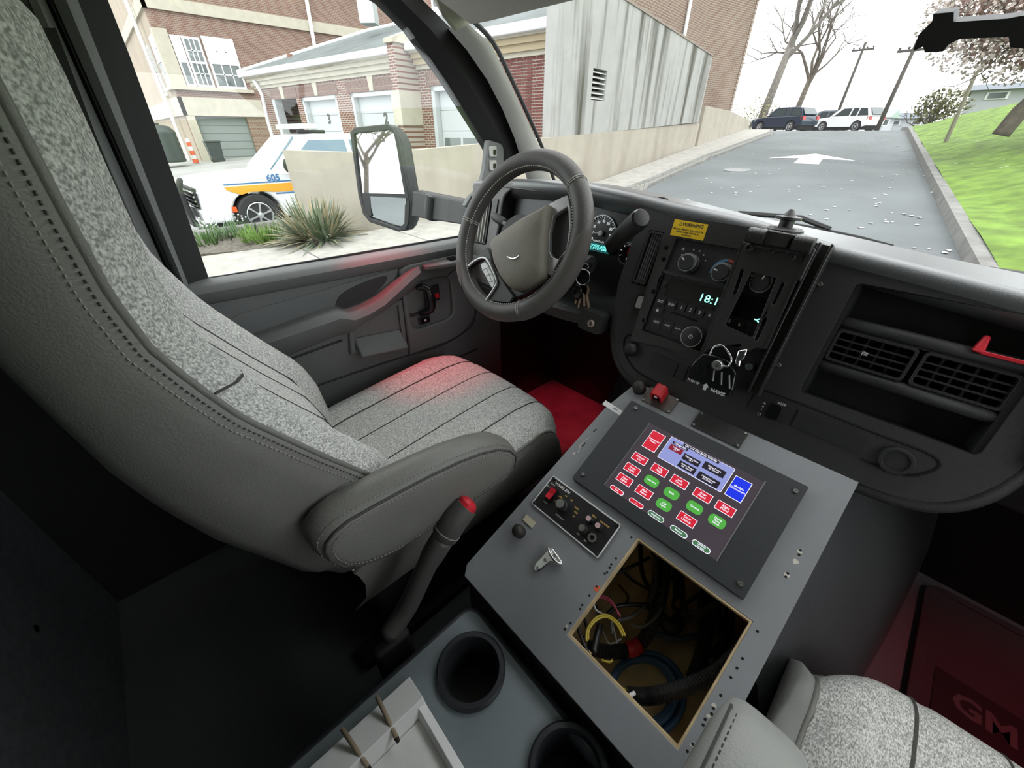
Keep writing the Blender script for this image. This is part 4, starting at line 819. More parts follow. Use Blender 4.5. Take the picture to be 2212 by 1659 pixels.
obj('paint_chip', M().prism(K, [(-.160, -.325), (-.167, -.330), (-.166, -.338), (-.159, -.336)][::-1], -.0122, -.0116), mat('orange_paint', (.75, .15, .05), .7), cn)
obj('crack', M().tube(smooth_path([K(a, b, -.0115) for a, b in ((-.341, -.111), (-.344, -.122), (-.347, -.137), (-.341, -.150), (-.346, -.160))], 4), [.0006, .001, .0012, .001, .0008] * 3 + [.0007, .0005], 5), chip, cn)
# engine cover beside the console
rings = []
for y, k in ((.42, .0), (.60, .02), (.80, .05), (1.0, .08), (1.26, .11)):
    zt9 = min(-.50, -.474 + (y - .633) * .55 - .065)
    rings.append([A3(.055, y, zt9), A3(.075, y, zt9 - .02), A3(.115 + k * .5, y, zt9 - .12), A3(.16 + k, y, -.80), A3(.20 + k, y, -.95), A3(.22 + k, y, FLZ + .001), A3(.055, y, FLZ + .001)])
obj('engine_cover', M().loft(rings), mat('engine_cover_vinyl', (.05, .052, .056), .38, bump=.4, bscale=350), smooth=True, angle=60, label='dark textured engine cover beside the console in the passenger footwell', cat='engine cover')
# small things fixed on the console
lb = thing('number_label', 'white paper label printed 601 on the console edge', 'label', K(-.337, -.028, -.012))
obj('tape', M().prism(K, [(-.366, -.031), (-.309, -.036), (-.308, -.024), (-.365, -.019)], -.0119, -.0112), m_paper, lb)
obj('digits', text_m(K, '601', -.334, -.0275, .008, -.0110), mat('ink_grey', (.12, .12, .13), .6), lb)
obj('button_tag', M().prism(K, rrect(-.346, -.3285, -.320, -.3155, .0015), -.012, -.0095), mat('tag_cream', (.62, .58, .42), .6), bevel=.0006, label='small cream label plate beside the round black button', cat='label plate')
def dome(name, label, a, b, r):
    t = thing(name, label, 'button', K(a, b, -.012))
    obj('base', M().lathe(K.at(a, b, -.012), [(r * .95, 0), (r * .95, .004), (r * .8, .006)], 18), m_black, t, smooth=True, angle=40)
    obj('dome', M().lathe(K.at(a, b, -.008), [(r * .8, 0), (r, .006), (r * .95, .012), (r * .7, .018), (r * .35, .021), (.0005, .0215)], 20), mat('rubber_dome', (.035, .033, .03), .5), t, smooth=True)
dome('push_button', 'round black rubber dome button beside the siren panel', -.334, -.349, .0125)
dome('push_button', 'round black dome button at the front corner of the console', -.318, .040, .0145)
rs = thing('guarded_switch', 'toggle switch under a red flip guard on a small metal plate', 'switch', K(-.27, .035, -.012))
obj('switch_plate', M().prism(K, rrect(-.300, .018, -.236, .056, .002), -.012, -.009), mat('brown_metal', (.12, .10, .09), .35, .6), rs, bevel=.0006)
gd = obj('flip_guard', M().loft([[K(a, b, c) for a, c in ((-.285, -.009), (-.285, .012), (-.281, .017), (-.265, .017), (-.261, .012), (-.261, -.009), (-.265, -.009), (-.265, .010), (-.281, .010), (-.281, -.009))] for b in (.030, .058)]), m_red, rs, bevel=.001)
obj('toggle', M().tube([K(-.273, .035, -.008), K(-.273, .031, .008)], [.003, .0035], 10), m_chrome, rs, smooth=True)
for a, b in ((-.297, .021), (-.239, .021), (-.239, .053)): screw(rs, K, a, b, -.009, .0024)
bpz = thing('blank_plate', 'small black cover plate screwed to the console front edge', 'cover plate', K(-.144, .033, -.012))
obj('plate', M().prism(K, rrect(-.190, .015, -.100, .052, .002), -.012, -.0095), m_metal_b, bpz, bevel=.0006)
for a, b in ((-.186, .019), (-.104, .019), (-.186, .048), (-.104, .048)): screw(bpz, K, a, b, -.0095, .0026)
lt = thing('draw_latch', 'chrome draw latch screwed to the console top', 'latch', K(-.25, -.355, -.012))
obj('body', M().prism(K, [(-.271, -.372), (-.268, -.335), (-.262, -.330), (-.233, -.337), (-.231, -.343), (-.250, -.352), (-.256, -.376), (-.262, -.382), (-.269, -.380)][::-1], -.012, -.004), m_chrome, lt, bevel=.002)
obj('hook', M().tube(smooth_path([K(-.268, -.335, -.003), K(-.255, -.342, .002), K(-.238, -.345, .0), K(-.232, -.340, -.004)], 4), .0028, 8), m_chrome, lt, smooth=True)
for a, b in ((-.250, -.338), (-.261, -.374), (-.259, -.355)): screw(lt, K, a, b, -.004, .0033)

# touch screen
tsn = thing('touch_screen', 'black framed touch screen with red, green and blue buttons', 'touch screen', K(-.15, -.1, -.012))
bz = obj('bezel', M().prism(K, rrect(-.313, -.205, .012, .003, .003), -.012, .0, holes=[rrect(-.253, -.180, -.040, -.023, .001)]), m_panel, tsn, bevel=.0015)
m_scr = mat('screen_dark', (.03, .025, .03), .25, emit=.035, emit_col=(.55, .45, .55), var=.15, vscale=30)
scn = obj('display', M().prism(K, rrect(-.2535, -.1805, -.0395, -.0225, .001), -.008, -.0005), m_scr, tsn)
obj('display_rim', M().obox(K, -.0412, -.0396, -.1805, -.0225, -.0005, .0012).obox(K, -.2535, -.2525, -.1805, -.0225, -.0005, .0008), m_silver, tsn)
for a, b in ((-.295, -.009), (.0, -.014), (-.001, -.189), (-.299, -.187)): screw(tsn, K, a, b, .0, .0042)
E_ = lambda n, c, s: mat(n, tuple(x * .4 for x in c), .4, emit=s, emit_col=c)
e_w = E_('ui_white', (.85, .83, .95), .45); e_r = E_('ui_red', (.50, .012, .03), .48); e_g = E_('ui_green', (.07, .34, .05), .45); e_dg = E_('ui_dark_green', (.05, .15, .07), .45); e_b = E_('ui_blue', (.005, .02, .50), .6); e_i = E_('ui_lilac', (.25, .28, .58), .42); e_k = E_('ui_black', (.02, .015, .03), .2)
def ui(name, a, b, w, h, m_in, text=None, shape='rect', tsz=.0042, parent=scn, tm=e_w, edge=.0009):
    if shape == 'rect': o1 = rrect(a - w / 2, b - h / 2, a + w / 2, b + h / 2, .0004, 1); o2 = rrect(a - w / 2 + edge, b - h / 2 + edge, a + w / 2 - edge, b + h / 2 - edge, .0004, 1)
    elif shape == 'oct': o1 = rrect(a - w / 2, b - h / 2, a + w / 2, b + h / 2, h * .3, 1); o2 = rrect(a - w / 2 + edge, b - h / 2 + edge, a + w / 2 - edge, b + h / 2 - edge, h * .28, 1)
    else: o1 = rrect(a - w / 2, b - h / 2, a + w / 2, b + h / 2, h * .35, 3); o2 = rrect(a - w / 2 + edge * .5, b - h / 2 + edge * .5, a + w / 2 - edge * .5, b + h / 2 - edge * .5, h * .34, 3)
    bo = obj(name, M().prism(K, o2, -.0005, .0004), m_in, parent)
    if edge: 
        pass
    return bo, o1, o2
def ui_button(a, b, w, h, m_in, text, shape='rect', size=.0042, edge=.0009, emat=None, name='screen_button'):
    bo, o1, o2 = ui(name, a, b, w, h, m_in, shape=shape, edge=edge)
    mm = M()
    if shape != 'pill': mm.prism(K, o1, -.0005, .0003, holes=[o2])
    if text: text_m(K, text, a, b, size, .0006, bold=.02, mm=mm)
    if mm.v: obj('button_text', mm, e_w, scn)
col = [-.228, -.187, -.148, -.106, -.068]; row = [-.099, -.125, -.150, -.175]
ui_button(-.226, -.054, .027, .041, e_r, 'Emergency\nPower', size=.0050)
ui_button(-.067, -.0575, .027, .040, e_b, 'Module\nDisconnect', size=.0052)
for c_, r_, t in ((0, 0, 'Primary\nOn'), (0, 1, 'Front\nLights'), (0, 2, 'Rear\nLights'), (1, 0, 'Wig\nWags'), (1, 2, 'Main\nBeam'), (2, 0, 'Left\nFlood'), (3, 0, 'Rear\nFlood'), (3, 2, 'Door\nUnlock'), (4, 0, 'Right\nFlood')):
    ui_button(col[c_], row[r_], .0295, .0165, e_r, t, size=.0056)
for c_, r_, t in ((1, 1, 'Intersect'), (2, 1, 'DVR'), (2, 2, 'Cab\nLights'), (3, 1, 'Camera'), (4, 1, 'Dump\nAuto\nClose')):
    ui_button(col[c_], row[r_], .027, .019, e_g, t, shape='pill', size=.0048)
ui_button(col[0], row[3], .028, .0085, e_r, 'Exit', shape='oct', size=.0045)
ui_button(col[1], row[3], .028, .0085, e_r, '- - -', shape='oct', size=.0045)
for c_, t in ((2, 'Brightness'), (3, 'Monitor'), (4, 'Climate\nScreen')):
    ui_button(col[c_], row[3], .029, .0095, e_dg, t, shape='oct', size=.0042)
ui_button(-.145, -.053, .118, .050, e_i, None, edge=.0007, name='status_panel')
K_ = K
def status(a, b, w, h, t, m_in=e_k):
    o = obj('status_box', M().prism(K, rrect(a - w / 2, b - h / 2, a + w / 2, b + h / 2, .0004, 1), .0004, .0009), m_in, scn)
    obj('status_text', text_m(K, t, a, b, .0042 if '\n' in t else .005, .0011, bold=.02), e_w, scn)
status(-.145, -.0315, .066, .0055, 'Life Line Emergency Vehicles')
status(-.181, -.0375, .030, .005, 'Voltage Info'); status(-.184, -.0475, .025, .0115, 'Voltage\n13.4', E_('ui_dark_red', (.22, .01, .03), .4))
status(-.152, -.0520, .031, .0125, 'Outside Temp\n48 F'); status(-.151, -.0685, .031, .0125, 'Power Status\nExt. Power')
status(-.113, -.0475, .037, .0140, 'Comp Doors\nAll Closed'); status(-.112, -.0695, .037, .0140, 'Patient Doors\nAll Closed')

# siren control
sr = thing('siren_control', 'black siren control panel with knobs and a red rocker switch', 'control panel', K(-.27, -.258, -.012))
obj('face_plate', M().prism(K, rrect(-.352, -.2935, -.188, -.2215, .004), -.012, -.0085), m_gloss if False else mat('siren_black', (.015, .015, .016), .4), sr, bevel=.0008)
obj('border', M().prism(K, rrect(-.352, -.2935, -.188, -.2215, .004), -.0085, -.0080, holes=[rrect(-.3495, -.291, -.1905, -.224, .003)]), m_mark, sr)
for a, b in ((-.3465, -.2265), (-.1935, -.2265), (-.1935, -.2885), (-.3465, -.2885)): screw(sr, K, a, b, -.0085, .0036, m_metal_b)
rk = obj('rocker_housing', M().prism(K, rrect(-.336, -.270, -.321, -.241, .001), -.0085, -.003), m_gloss, sr, bevel=.0006)
obj('rocker', M().loft([[K(-.334, b, c0), K(-.323, b, c0), K(-.323, b, c1), K(-.334, b, c1)] for b, c0, c1 in ((-.266, -.004, .001), (-.255, -.004, .0005), (-.243, -.004, .004))]), m_redl, rk)
def sknob(a, b, r, h, capm):
    k = obj('knob', M().lathe(K.at(a, b, -.0085), [(r * 1.1, 0), (r * 1.1, h * .5), (r * .95, h * .55), (r * .9, h), (.0005, h)], 20), m_plas_d, sr, smooth=True, angle=35)
    obj('knob_cap', M().lathe(K.at(a, b, -.0085), [(r * .8, h), (r * .8, h + .0008), (.0005, h + .0009)], 20), capm, k, smooth=True, angle=40)
sknob(-.2955, -.2600, .0105, .020, m_steel); sknob(-.2375, -.2700, .0075, .014, m_steel)
for a, b in ((-.2385, -.2490), (-.2180, -.2490)): sknob(a, b, .006, .012, mat('pink_cap', (.6, .4, .42), .4))
obj('jack', M().prism(K, circ(-.2160, -.2715, .0085, 8), -.0085, -.0045, holes=[circ(-.2160, -.2715, .0045, 14)]), m_steel, sr)
pr = text_m(K, 'WHELEN', -.319, -.2310, .0075, -.0080, bold=.03, width=.038)
for t, a, b in (('RADIO', -.340, -.237), ('MAN', -.345, -.2455), ('HORN', -.3285, -.2745), ('FUNCTION', -.2885, -.2790), ('VOL', -.2405, -.2820), ('MIC', -.2230, -.2835)): text_m(K, t, a, b, .0036, -.0080, mm=pr)
obj('panel_print', pr, m_mark, sr)
pr = M()
for t, a, b in (('HF', -.303, -.2400), ('PA', -.289, -.2400), ('STBY', -.310, -.2480), ('OFF', -.313, -.2600), ('WAIL', -.272, -.2460), ('YELP', -.268, -.2535), ('HI', -.267, -.2615), ('MAN', -.236, -.2385), ('AIR HORN', -.2125, -.2385)): text_m(K, t, a, b, .0042, -.0080, bold=.03, mm=pr)
obj('panel_print', pr, mat('print_orange', (.72, .45, .12), .6), sr)

# wiring inside the hole
Z5 = zoom(1100, 1100, 2.968)
def wpath(pts, z, k=5, dz=None): z = z + .035; return smooth_path([onz(x, y, z + (dz[i] if dz else 0)) for i, (x, y) in enumerate(Z5(pts))], k)
m_cab = mat('cable_black', (.02, .02, .021), .4); m_cabg = mat('cable_grey', (.16, .16, .15), .5)
wh = thing('wiring_harness', 'tangle of black conduit and loose coloured wires inside the console hole', 'wiring', (-.12, .36, -.90))
def corr(path, r):
    P = []; R_ = []
    for i in range(len(path) - 1):
        for t in np.linspace(0, 1, 5)[:-1]: P.append(path[i] * (1 - t) + path[i + 1] * t); R_.append(r * (1.08 if len(P) % 2 else .92))
    return M().tube(P, R_, 10)
obj('conduit', corr(wpath([(500, 880), (600, 910), (700, 912), (790, 895), (870, 825), (930, 700), (975, 560), (1000, 400), (1010, 250)], -.82), .0115), m_cab, wh)
obj('conduit', corr(wpath([(760, 1195), (860, 1200), (950, 1190), (1150, 1135), (1330, 1045), (1450, 930), (1600, 780)], -.76), .0115), m_cab, wh)
obj('red_tape', M().tube(wpath([(752, 900), (790, 895), (832, 870)], -.82, 3), .0132, 14), m_red, wh, smooth=True)
for pts, r, mt, z in (([(495, 845), (500, 770), (555, 695), (630, 680), (700, 730), (742, 812)], .0022, mat('wire_yellow', (.5, .38, .04), .5), -.74), ([(505, 835), (512, 765), (565, 705), (630, 692), (690, 740), (728, 812)], .0022, MATS['wire_yellow'], -.74),
                      ([(545, 960), (575, 1010), (615, 1080), (690, 1135), (775, 1170)], .0022, MATS['wire_yellow'], -.77), ([(590, 965), (640, 980), (662, 965)], .002, MATS['wire_yellow'], -.78), ([(525, 590), (590, 565), (650, 600), (690, 650), (712, 690)], .002, mat('wire_maroon', (.25, .03, .06), .5), -.73), ([(530, 575), (600, 555), (665, 600), (700, 680)], .002, MATS['wire_maroon'], -.73),
                      ([(1100, 660), (1180, 665), (1260, 640), (1340, 600)], .005, m_cabg, -.82), ([(1090, 680), (1190, 690), (1270, 655), (1350, 615)], .005, m_cabg, -.83), ([(905, 240), (935, 330), (945, 430), (925, 540), (890, 610)], .005, m_cabg, -.82), ([(690, 710), (780, 690), (870, 620)], .004, m_cabg, -.80), ([(780, 740), (850, 755), (930, 700), (980, 630)], .0025, m_cabg, -.79),
                      ([(930, 790), (1010, 820), (1110, 830), (1250, 795)], .006, mat('cable_blue_grey', (.07, .09, .13), .5), -.84), ([(660, 800), (650, 700), (690, 860)], .002, m_cabg, -.76), ([(540, 920), (560, 820), (580, 740)], .006, m_cab, -.77), ([(550, 620), (600, 690), (700, 620), (900, 610)], .004, m_cab, -.80),
                      ([(480, 700), (500, 780), (470, 860), (520, 930)], .003, m_cab, -.75), ([(640, 430), (760, 380), (900, 310)], .0035, m_cab, -.80), ([(680, 300), (760, 430), (900, 520)], .003, m_cab, -.83), ([(840, 230), (850, 400), (890, 500)], .005, m_cab, -.81), ([(700, 480), (760, 560), (740, 620)], .003, mat('wire_brown', (.10, .05, .02), .6), -.84), ([(1080, 380), (1090, 520), (1080, 640)], .012, m_cab, -.82), ([(970, 330), (960, 480), (920, 640)], .015, m_cab, -.83), ([(1250, 560), (1260, 760), (1230, 960), (1180, 1100)], .014, m_cab, -.86), ([(1330, 560), (1340, 700), (1370, 860)], .008, m_cab, -.84), ([(1410, 640), (1400, 800), (1300, 1000)], .010, m_cab, -.85), ([(1040, 430), (1130, 620), (1160, 720), (1110, 700)], .003, m_cab, -.80), ([(1100, 620), (1170, 580), (1250, 520)], .004, m_cab, -.79), ([(970, 700), (1040, 760), (1090, 700)], .014, m_cab, -.83), ([(430, 740), (470, 840), (520, 960)], .003, m_cab, -.74), ([(600, 780), (640, 860), (720, 830)], .0015, m_cabg, -.77), ([(750, 1208), (805, 1176)], .003, m_white, -.745), ([(500, 940), (515, 915)], .004, mat('wire_tan', (.6, .4, .18), .5), -.75), ([(540, 600), (560, 650), (640, 690), (680, 720)], .002, m_mark, -.75)):
    obj('wire', M().tube(wpath(pts, z), r, 7), mt, wh, smooth=True)
obj('connector', M().tube(wpath([(1080, 620), (1095, 585)], -.80, 1), .005, 8), mat('brass', (.55, .36, .1), .35, .9), wh)
bc = thing('cable_coil', 'coil of blue cable lying in the console hole', 'cable', (-.1, .3, -.9))
m_blue = mat('cable_blue', (.06, .15, .32), .45)
for k in range(6):
    rx, ry = 190 + 11 * k, 200 + 14 * k
    pts = [(850 + 6 * k + rx * math.cos(a), 1170 + 4 * k + ry * math.sin(a)) for a in np.linspace(-3.3, 2.2, 14)]
    obj('loop', M().tube(wpath(pts, -.868 + .006 * (k % 3), 3), .0042, 7), m_blue, bc, smooth=True)

# ================================================================== CUP HOLDER BOX AND TRAY
ZBX = -.76
TF = Fr((0, 0, ZBX), (1, 0, 0), (0, 1, 0))
cb = thing('cup_holder_box', 'blue grey laminate box with two round cup holders behind the console', 'box', (-.15, .0, FLZ))
c1 = onz(1018, 1448, ZBX); c2 = onz(1228, 1672, ZBX)
bo = rrect(-.335, -.40, .03, .206, .02)
obj('top_panel', M().prism(TF, bo, -.02, 0, holes=[circ(c1[0], c1[1], .050, 32), circ(c2[0], c2[1], .050, 32)]), mat('box_laminate', (.18, .212, .228), .4, var=.08, vscale=6, bump=.12, bscale=900), cb, bevel=.002)
obj('edge_band', M().tube([TF(a, b, -.010) for a, b in bo], .0105, 8, closed=True), mat('edge_rubber', (.03, .033, .04), .5), cb, smooth=True)
obj('side_panels', M().loft([[TF(a, b, -.018) for a, b in bo], [A3(a, b, FLZ) for a, b in bo]], caps=False), m_black, cb)
for c in (c1, c2):
    f = Fr(c, (1, 0, 0), (0, 1, 0))
    cu = obj('cup_holder', M().lathe(f, [(.058, 0), (.058, .008), (.055, .011), (.048, .011), (.0455, .007), (.0445, -.02), (.042, -.09), (.0005, -.09)], 36, caps=False), mat('cup_plastic', (.022, .025, .03), .35), cb, smooth=True, angle=35)
tb = thing('card_tray', 'open white card tray lying on the cup holder box', 'tray', (-.2, -.05, ZBX))
def wedge(ps, h): return M().loft([[A3(*p) for p in ps], [A3(p[0], p[1], p[2] - h) for p in ps]])
obj('flap', M().loft([[A3(-.312, y, -.757), A3(-.306, y, -.738), A3(-.262, y, -.722), A3(-.252, y, -.742), A3(-.250, y, -.757)] for y in (-.30, .058)]), m_paper, tb, bevel=.001)
obj('floor_card', M().box((-.250, -.30, -.757), (-.06, .042, -.745)), mat('card_shadow_white', (.80, .80, .78), .9, var=.05, vscale=40), tb)
obj('front_edge', M().loft([[A3(x, .058, -.757), A3(x, .058, -.734), A3(x, .046, -.730), A3(x, .040, -.746), A3(x, .040, -.757)] for x in (-.262, -.06)]), m_paper, tb, bevel=.001)
for (xa, ya), (xb, yb) in (((817, 1510), (858, 1597)), ((743, 1580), (797, 1660))):
    p, q = onz(xa, ya, -.733), onz(xb, yb, -.733); d = norm(q - p)
    stx = thing('wooden_stick', 'thin tan wooden stick on the white tray ' + ('beside the cup holder' if xa > 800 else 'beside the box edge band'), 'stick', q, group='sticks on the white tray')
    obj('shaft', M().tube([p + A3(0, 0, .012), q + A3(0, 0, .006)], .0032, 8), mat('stick_wood', (.33, .26, .18), .7), stx, smooth=True)
    obj('tip', M().tube([q + A3(0, 0, .006), q + d * .006 + A3(0, 0, .004)], [.0034, .0025], 8), mat('burnt_tip', (.04, .03, .025), .8), stx, smooth=True)
# floor mats, pedals
gm = thing('floor_mat', 'dark rubber floor mat with embossed letters in the passenger footwell', 'floor mat', (.45, 1.05, FLZ))
MT = Fr((0, 0, FLZ), (1, 0, 0), (0, 1, 0))
obj('mat', M().prism(MT, rrect(.345, .55, .79, 1.25, .04), .001, .010), m_rug, gm, bevel=.003)
obj('mat_edge', M().prism(MT, rrect(.345, .55, .79, 1.25, .04), .010, .014, holes=[rrect(.365, .57, .77, 1.23, .03)]), m_rug, gm, bevel=.002)
gq = onz(2105, 1525, FLZ); lp = onz(2065, 1480, FLZ)
obj('logo_field', M().prism(MT, rrect(gq[0] - .07, gq[1] - .09, gq[0] + .10, gq[1] + .03, .004), .010, .0115), m_black, gm)
obj('logo_letters', text_m(MT, 'GM', gq[0] + .01, gq[1] - .028, .066, .0125, bold=.03), mat('mat_letter', (.09, .085, .085), .7), gm)
obj('floor_mat', M().prism(MT, rrect(-1.04, .60, -.48, 1.27, .04), .001, .010), mat('driver_mat_rubber', (.10, .075, .075), .85, bump=.6, bscale=160, var=.25, vscale=12), bevel=.003, label='driver floor mat glowing red under the pedals', cat='floor mat')
for nm, lab, x, y0, z0, w, h in (('brake_pedal', 'wide black brake pedal under the steering column', -.92, 1.20, -.66, .050, .04), ('accelerator_pedal', 'tall narrow black accelerator pedal in the driver footwell', -.60, 1.10, -.84, .028, .09)):
    pd = thing(nm, lab, 'pedal', (x, y0, z0 - h))
    pf = Fr((x, y0, z0), (1, 0, 0), (0, .5, .87))
    obj('pad', M().prism(pf, rrect(-w, -h, w, h, .01), -.008, .006), m_rub, pd, bevel=.003)
    obj('arm', M().tube([pf(0, 0, -.006), A3(x, y0 + .12, z0 + .12), A3(x, 1.2, z0 + .30)], .010, 8), m_black, pd)
# seat box cable on the passenger floor side
obj('bracket_rod', M().tube([A3(.078, .33, -.735), A3(.13, .40, -.80)], .010, 8), m_black, label='short black metal rod beside the console under the passenger seat', cat='rod')
# black mount at the top of the windshield
tm_ = thing('mirror_bracket', 'black bracket hanging at the top of the windshield', 'bracket', ony(2100, 60, .74))
BF = Fr((0, .76, 0), (1, 0, 0), (0, -.3, .95))
bp_ = BF.pxs([(1978, 105), (1990, 70), (2020, 40), (2022, 24), (2067, 20), (2066, 42), (2180, 34), (2212, 28), (2300, 20), (2300, 120), (2212, 98), (2186, 96), (2184, 74), (2080, 78), (2055, 90), (2044, 105), (2004, 108), (2000, 95)])
obj('bracket_body', M().prism(BF, bp_ if ar(bp_) > 0 else bp_[::-1], -.012, .012), m_plas_d, tm_, bevel=.003)
b0 = ony(2260, 40, .76)
obj('stem', M().tube([b0, b0 + A3(.02, .02, .03), A3(.02, .80, .185)], .012, 10), m_plas_d, tm_, smooth=True)

# red courtesy lamps of the cab
def red_lamp(name, label, loc, aim, energy, size, blend=.6):
    t = thing(name, label, 'lamp', loc)
    f0 = norm(A3(*aim) - A3(*loc)); u = norm(np.cross(f0, A3(0, 1, 0))); LF = Fr(loc, u, np.cross(f0, u))
    obj('lamp_body', M().lathe(LF, [(.02, -.016), (.02, -.004), (.017, 0)], 14), m_plas_d, t, smooth=True, angle=40)
    obj('lamp_lens', M().lathe(LF, [(.016, -.002), (.012, .003), (.001, .004)], 14), mat('red_lamp_lens', (.8, .02, .03), .3, emit=1.5, emit_col=(1, .03, .05)), t, smooth=True)
    ld = bpy.data.lights.new('red_lamp_light', 'SPOT'); ld.energy = energy; ld.color = (1, .04, .09); ld.spot_size = size; ld.spot_blend = blend; ld.shadow_soft_size = .02
    l = bpy.data.objects.new('red_lamp_light', ld); COL.objects.link(l); l.parent = t
    l.location = LF(0, 0, .012) - A3(*loc); l.rotation_euler = Vector(tuple(f0)).to_track_quat('-Z', 'Y').to_euler()
red_lamp('courtesy_lamp', 'small red lamp on the headliner above the driver door', (-1.04, .34, .325), (-.955, .56, -.62), 10.0, math.radians(32), 1.0)
red_lamp('courtesy_lamp', 'small red lamp under the dash above the driver pedals', (-.72, 1.0, -.525), (-.84, 1.06, -1.05), 4.5, math.radians(56))
red_lamp('courtesy_lamp', 'small red lamp under the dash above the passenger mat', (.62, .86, -.53), (.60, .85, -1.05), 1.5, math.radians(95))

# ================================================================== OUTSIDE GROUND
def sm(name, m, material, label, cat): return obj(name, m, material, kind='structure', label=label, cat=cat)
YS = [-25, -12, -6, -3, 0, .57, 2.2, 3.3, 5, 7.4, 9.3, 12, 15, 18.2, 22, 26, 29, 33, 45, 70, 120]
Lc = np.array([(-25, -4.4), (0, -4.5), (3, -4.8), (9.58, -5.53), (15.6, -6.69), (26.65, -8.36), (29, -9.2), (31, -12), (120, -12)])
Li = np.array([(-25, -8.4), (.57, -8.0), (2.2, -7.15), (3.3, -7.0), (9.3, -6.72), (18.2, -8.56), (29.4, -10.7), (120, -10.7)])
Rc = np.array([(-25, 3.0), (0, 1.5), (7.39, .25), (13.98, -.85), (28.67, -3.27), (34, -4.2), (120, -8)])
li = lambda tab, y: float(np.interp(y, tab[:, 0], tab[:, 1]))
m_asph = mat('asphalt', (.118, .131, .135), .9, var=.16, vscale=.6, bump=.5, bscale=60)
m_conc = mat('sidewalk_concrete', (.31, .298, .272), .9, var=.16, vscale=5, bump=.4, bscale=80)
m_curb = mat('curb_concrete', (.17, .17, .16), .9, var=.25, vscale=4, bump=.5, bscale=60)
m_grass = mat('lawn_green', (.115, .195, .025), .95, var=.4, vscale=3, bump=1.0, bscale=60)
yy = np.unique(np.concatenate([np.linspace(-25, 40, 66), np.linspace(44, 120, 20)]))
GX = np.array([(-90, .1), (-25, .1), (-14, -.17), (-10, -.17), (-9.6, 0), (90, 0)])
sm('ground', M().loft([[A3(x, y, gz(y) - .02 + np.interp(x, GX[:, 0], GX[:, 1])) for x in (-90, -60, -40, -25, -14, -10, -9.6, -5, 5, 40, 90)] for y in yy], closed_u=False), mat('yard_paving', (.29, .29, .283), .9, var=.12, vscale=.8, bump=.4, bscale=40), 'pale paved yard around the buildings', 'ground')
sm('road', M().loft([[A3(li(Lc, y) + .05, y, gz(y)), A3((li(Lc, y) + li(Rc, y)) / 2, y, gz(y) + .01), A3(li(Rc, y), y, gz(y))] for y in yy if y <= 32], closed_u=False), m_asph, 'grey asphalt road climbing away from the van', 'road')
m = M()
for y0, y1 in zip(yy[:-1], yy[1:]):
    if y1 > 29.4: break
sw_root = thing('sidewalk', 'pale concrete sidewalk slabs along the beige wall', 'sidewalk', (-6.5, 8, -1.3), kind='structure')
slabs = np.arange(-9, 29.5, 1.55)
for y0, y1 in zip(slabs[:-1], slabs[1:]):
    g = .012; P = []
    for y in (y0 + g, y1 - g): P.append([A3(li(Lc, y) - .01, y, gz(y) + .13), A3(li(Li, y), y, gz(y) + .13), A3(li(Li, y), y, gz(y) - .02), A3(li(Lc, y) - .01, y, gz(y) - .02)])
    obj('slab', M().loft(P), m_conc, sw_root)
obj('joint_bed', M().loft([[A3(li(Lc, y) - .02, y, gz(y) + .10), A3(li(Li, y) + .01, y, gz(y) + .10)] for y in slabs], closed_u=False), m_curb, sw_root)
def curb(tab, side, y0, y1, name, label):
    ys = [y for y in yy if y0 <= y <= y1]
    sm(name, M().loft([[A3(li(tab, y), y, gz(y) - .02), A3(li(tab, y) + side * .02, y, gz(y) + .15), A3(li(tab, y) + side * .17, y, gz(y) + .15), A3(li(tab, y) + side * .17, y, gz(y) - .02)] for y in ys]), m_curb, label, 'curb')
curb(Lc, -1, -10, 28, 'curb_left', 'low concrete curb between the road and the sidewalk'); curb(Rc, 1, -10, 33, 'curb_right', 'weathered concrete curb along the lawn')
rows = []
for y in yy:
    if y < -10 or y > 60: continue
    x0 = li(Rc, y) + .16
    rows.append([A3(x0 + d, y, gz(y) + .14 + h + .03 * math.sin(d * 3 + y)) for d, h in ((0, 0), (.4, .06), (1, .22), (2, .52), (3.2, .84), (5, 1.1), (9, 1.4), (16, 1.7), (30, 2))])
sm('lawn', M().loft(rows, closed_u=False), m_grass, 'bright green grass bank rising right of the road', 'lawn')
# road paint, manhole, petals
aw = ong(1750, 345); ad = norm(A3(-.165, .984, .066)); AF = Fr(A3(aw[0], aw[1], gz(aw[1]) + .012), norm(np.cross(ad, A3(0, 0, 1))), ad)
obj('road_arrow', M().prism(AF, [(-.32, -1.1), (.32, -1.1), (.32, .2), (1.15, -.05), (0, 1.5), (-1.15, -.05), (-.32, .2)], 0, .006), m_white, kind='structure', label='white arrow painted on the asphalt', cat='road marking')
mh = ong(1592, 368); HF_ = Fr(A3(mh[0], mh[1], gz(mh[1]) + .006), (1, 0, 0), (0, 1, .066))
obj('manhole_cover', M().lathe(HF_, [(.36, 0), (.36, .012), (.30, .012), (.29, .003), (.02, .003)], 28), mat('cast_iron', (.20, .21, .21), .6), label='round iron manhole cover in the road', cat='manhole cover', smooth=True, angle=30)
pm = M()
for i in range(330):
    if i < 220: y = 6 + 22 * RNG.random() ** 1.3; x = li(Rc, y) - RNG.random() ** 1.4 * 4.6; z = gz(y) + .012
    else:
        y = 5 + 18 * RNG.random(); d = RNG.random() * 3; x = li(Rc, y) + .3 + d; z = gz(y) + .18 + d * .27 + .03
    s = .014 + .028 * RNG.random(); a = RNG.random() * 3; pm.add([A3(x + s * math.cos(a + k * 1.57), y + 1.6 * s * math.sin(a + k * 1.57), z + .004 * (k % 2)) for k in range(4)], [(0, 1, 2, 3)])
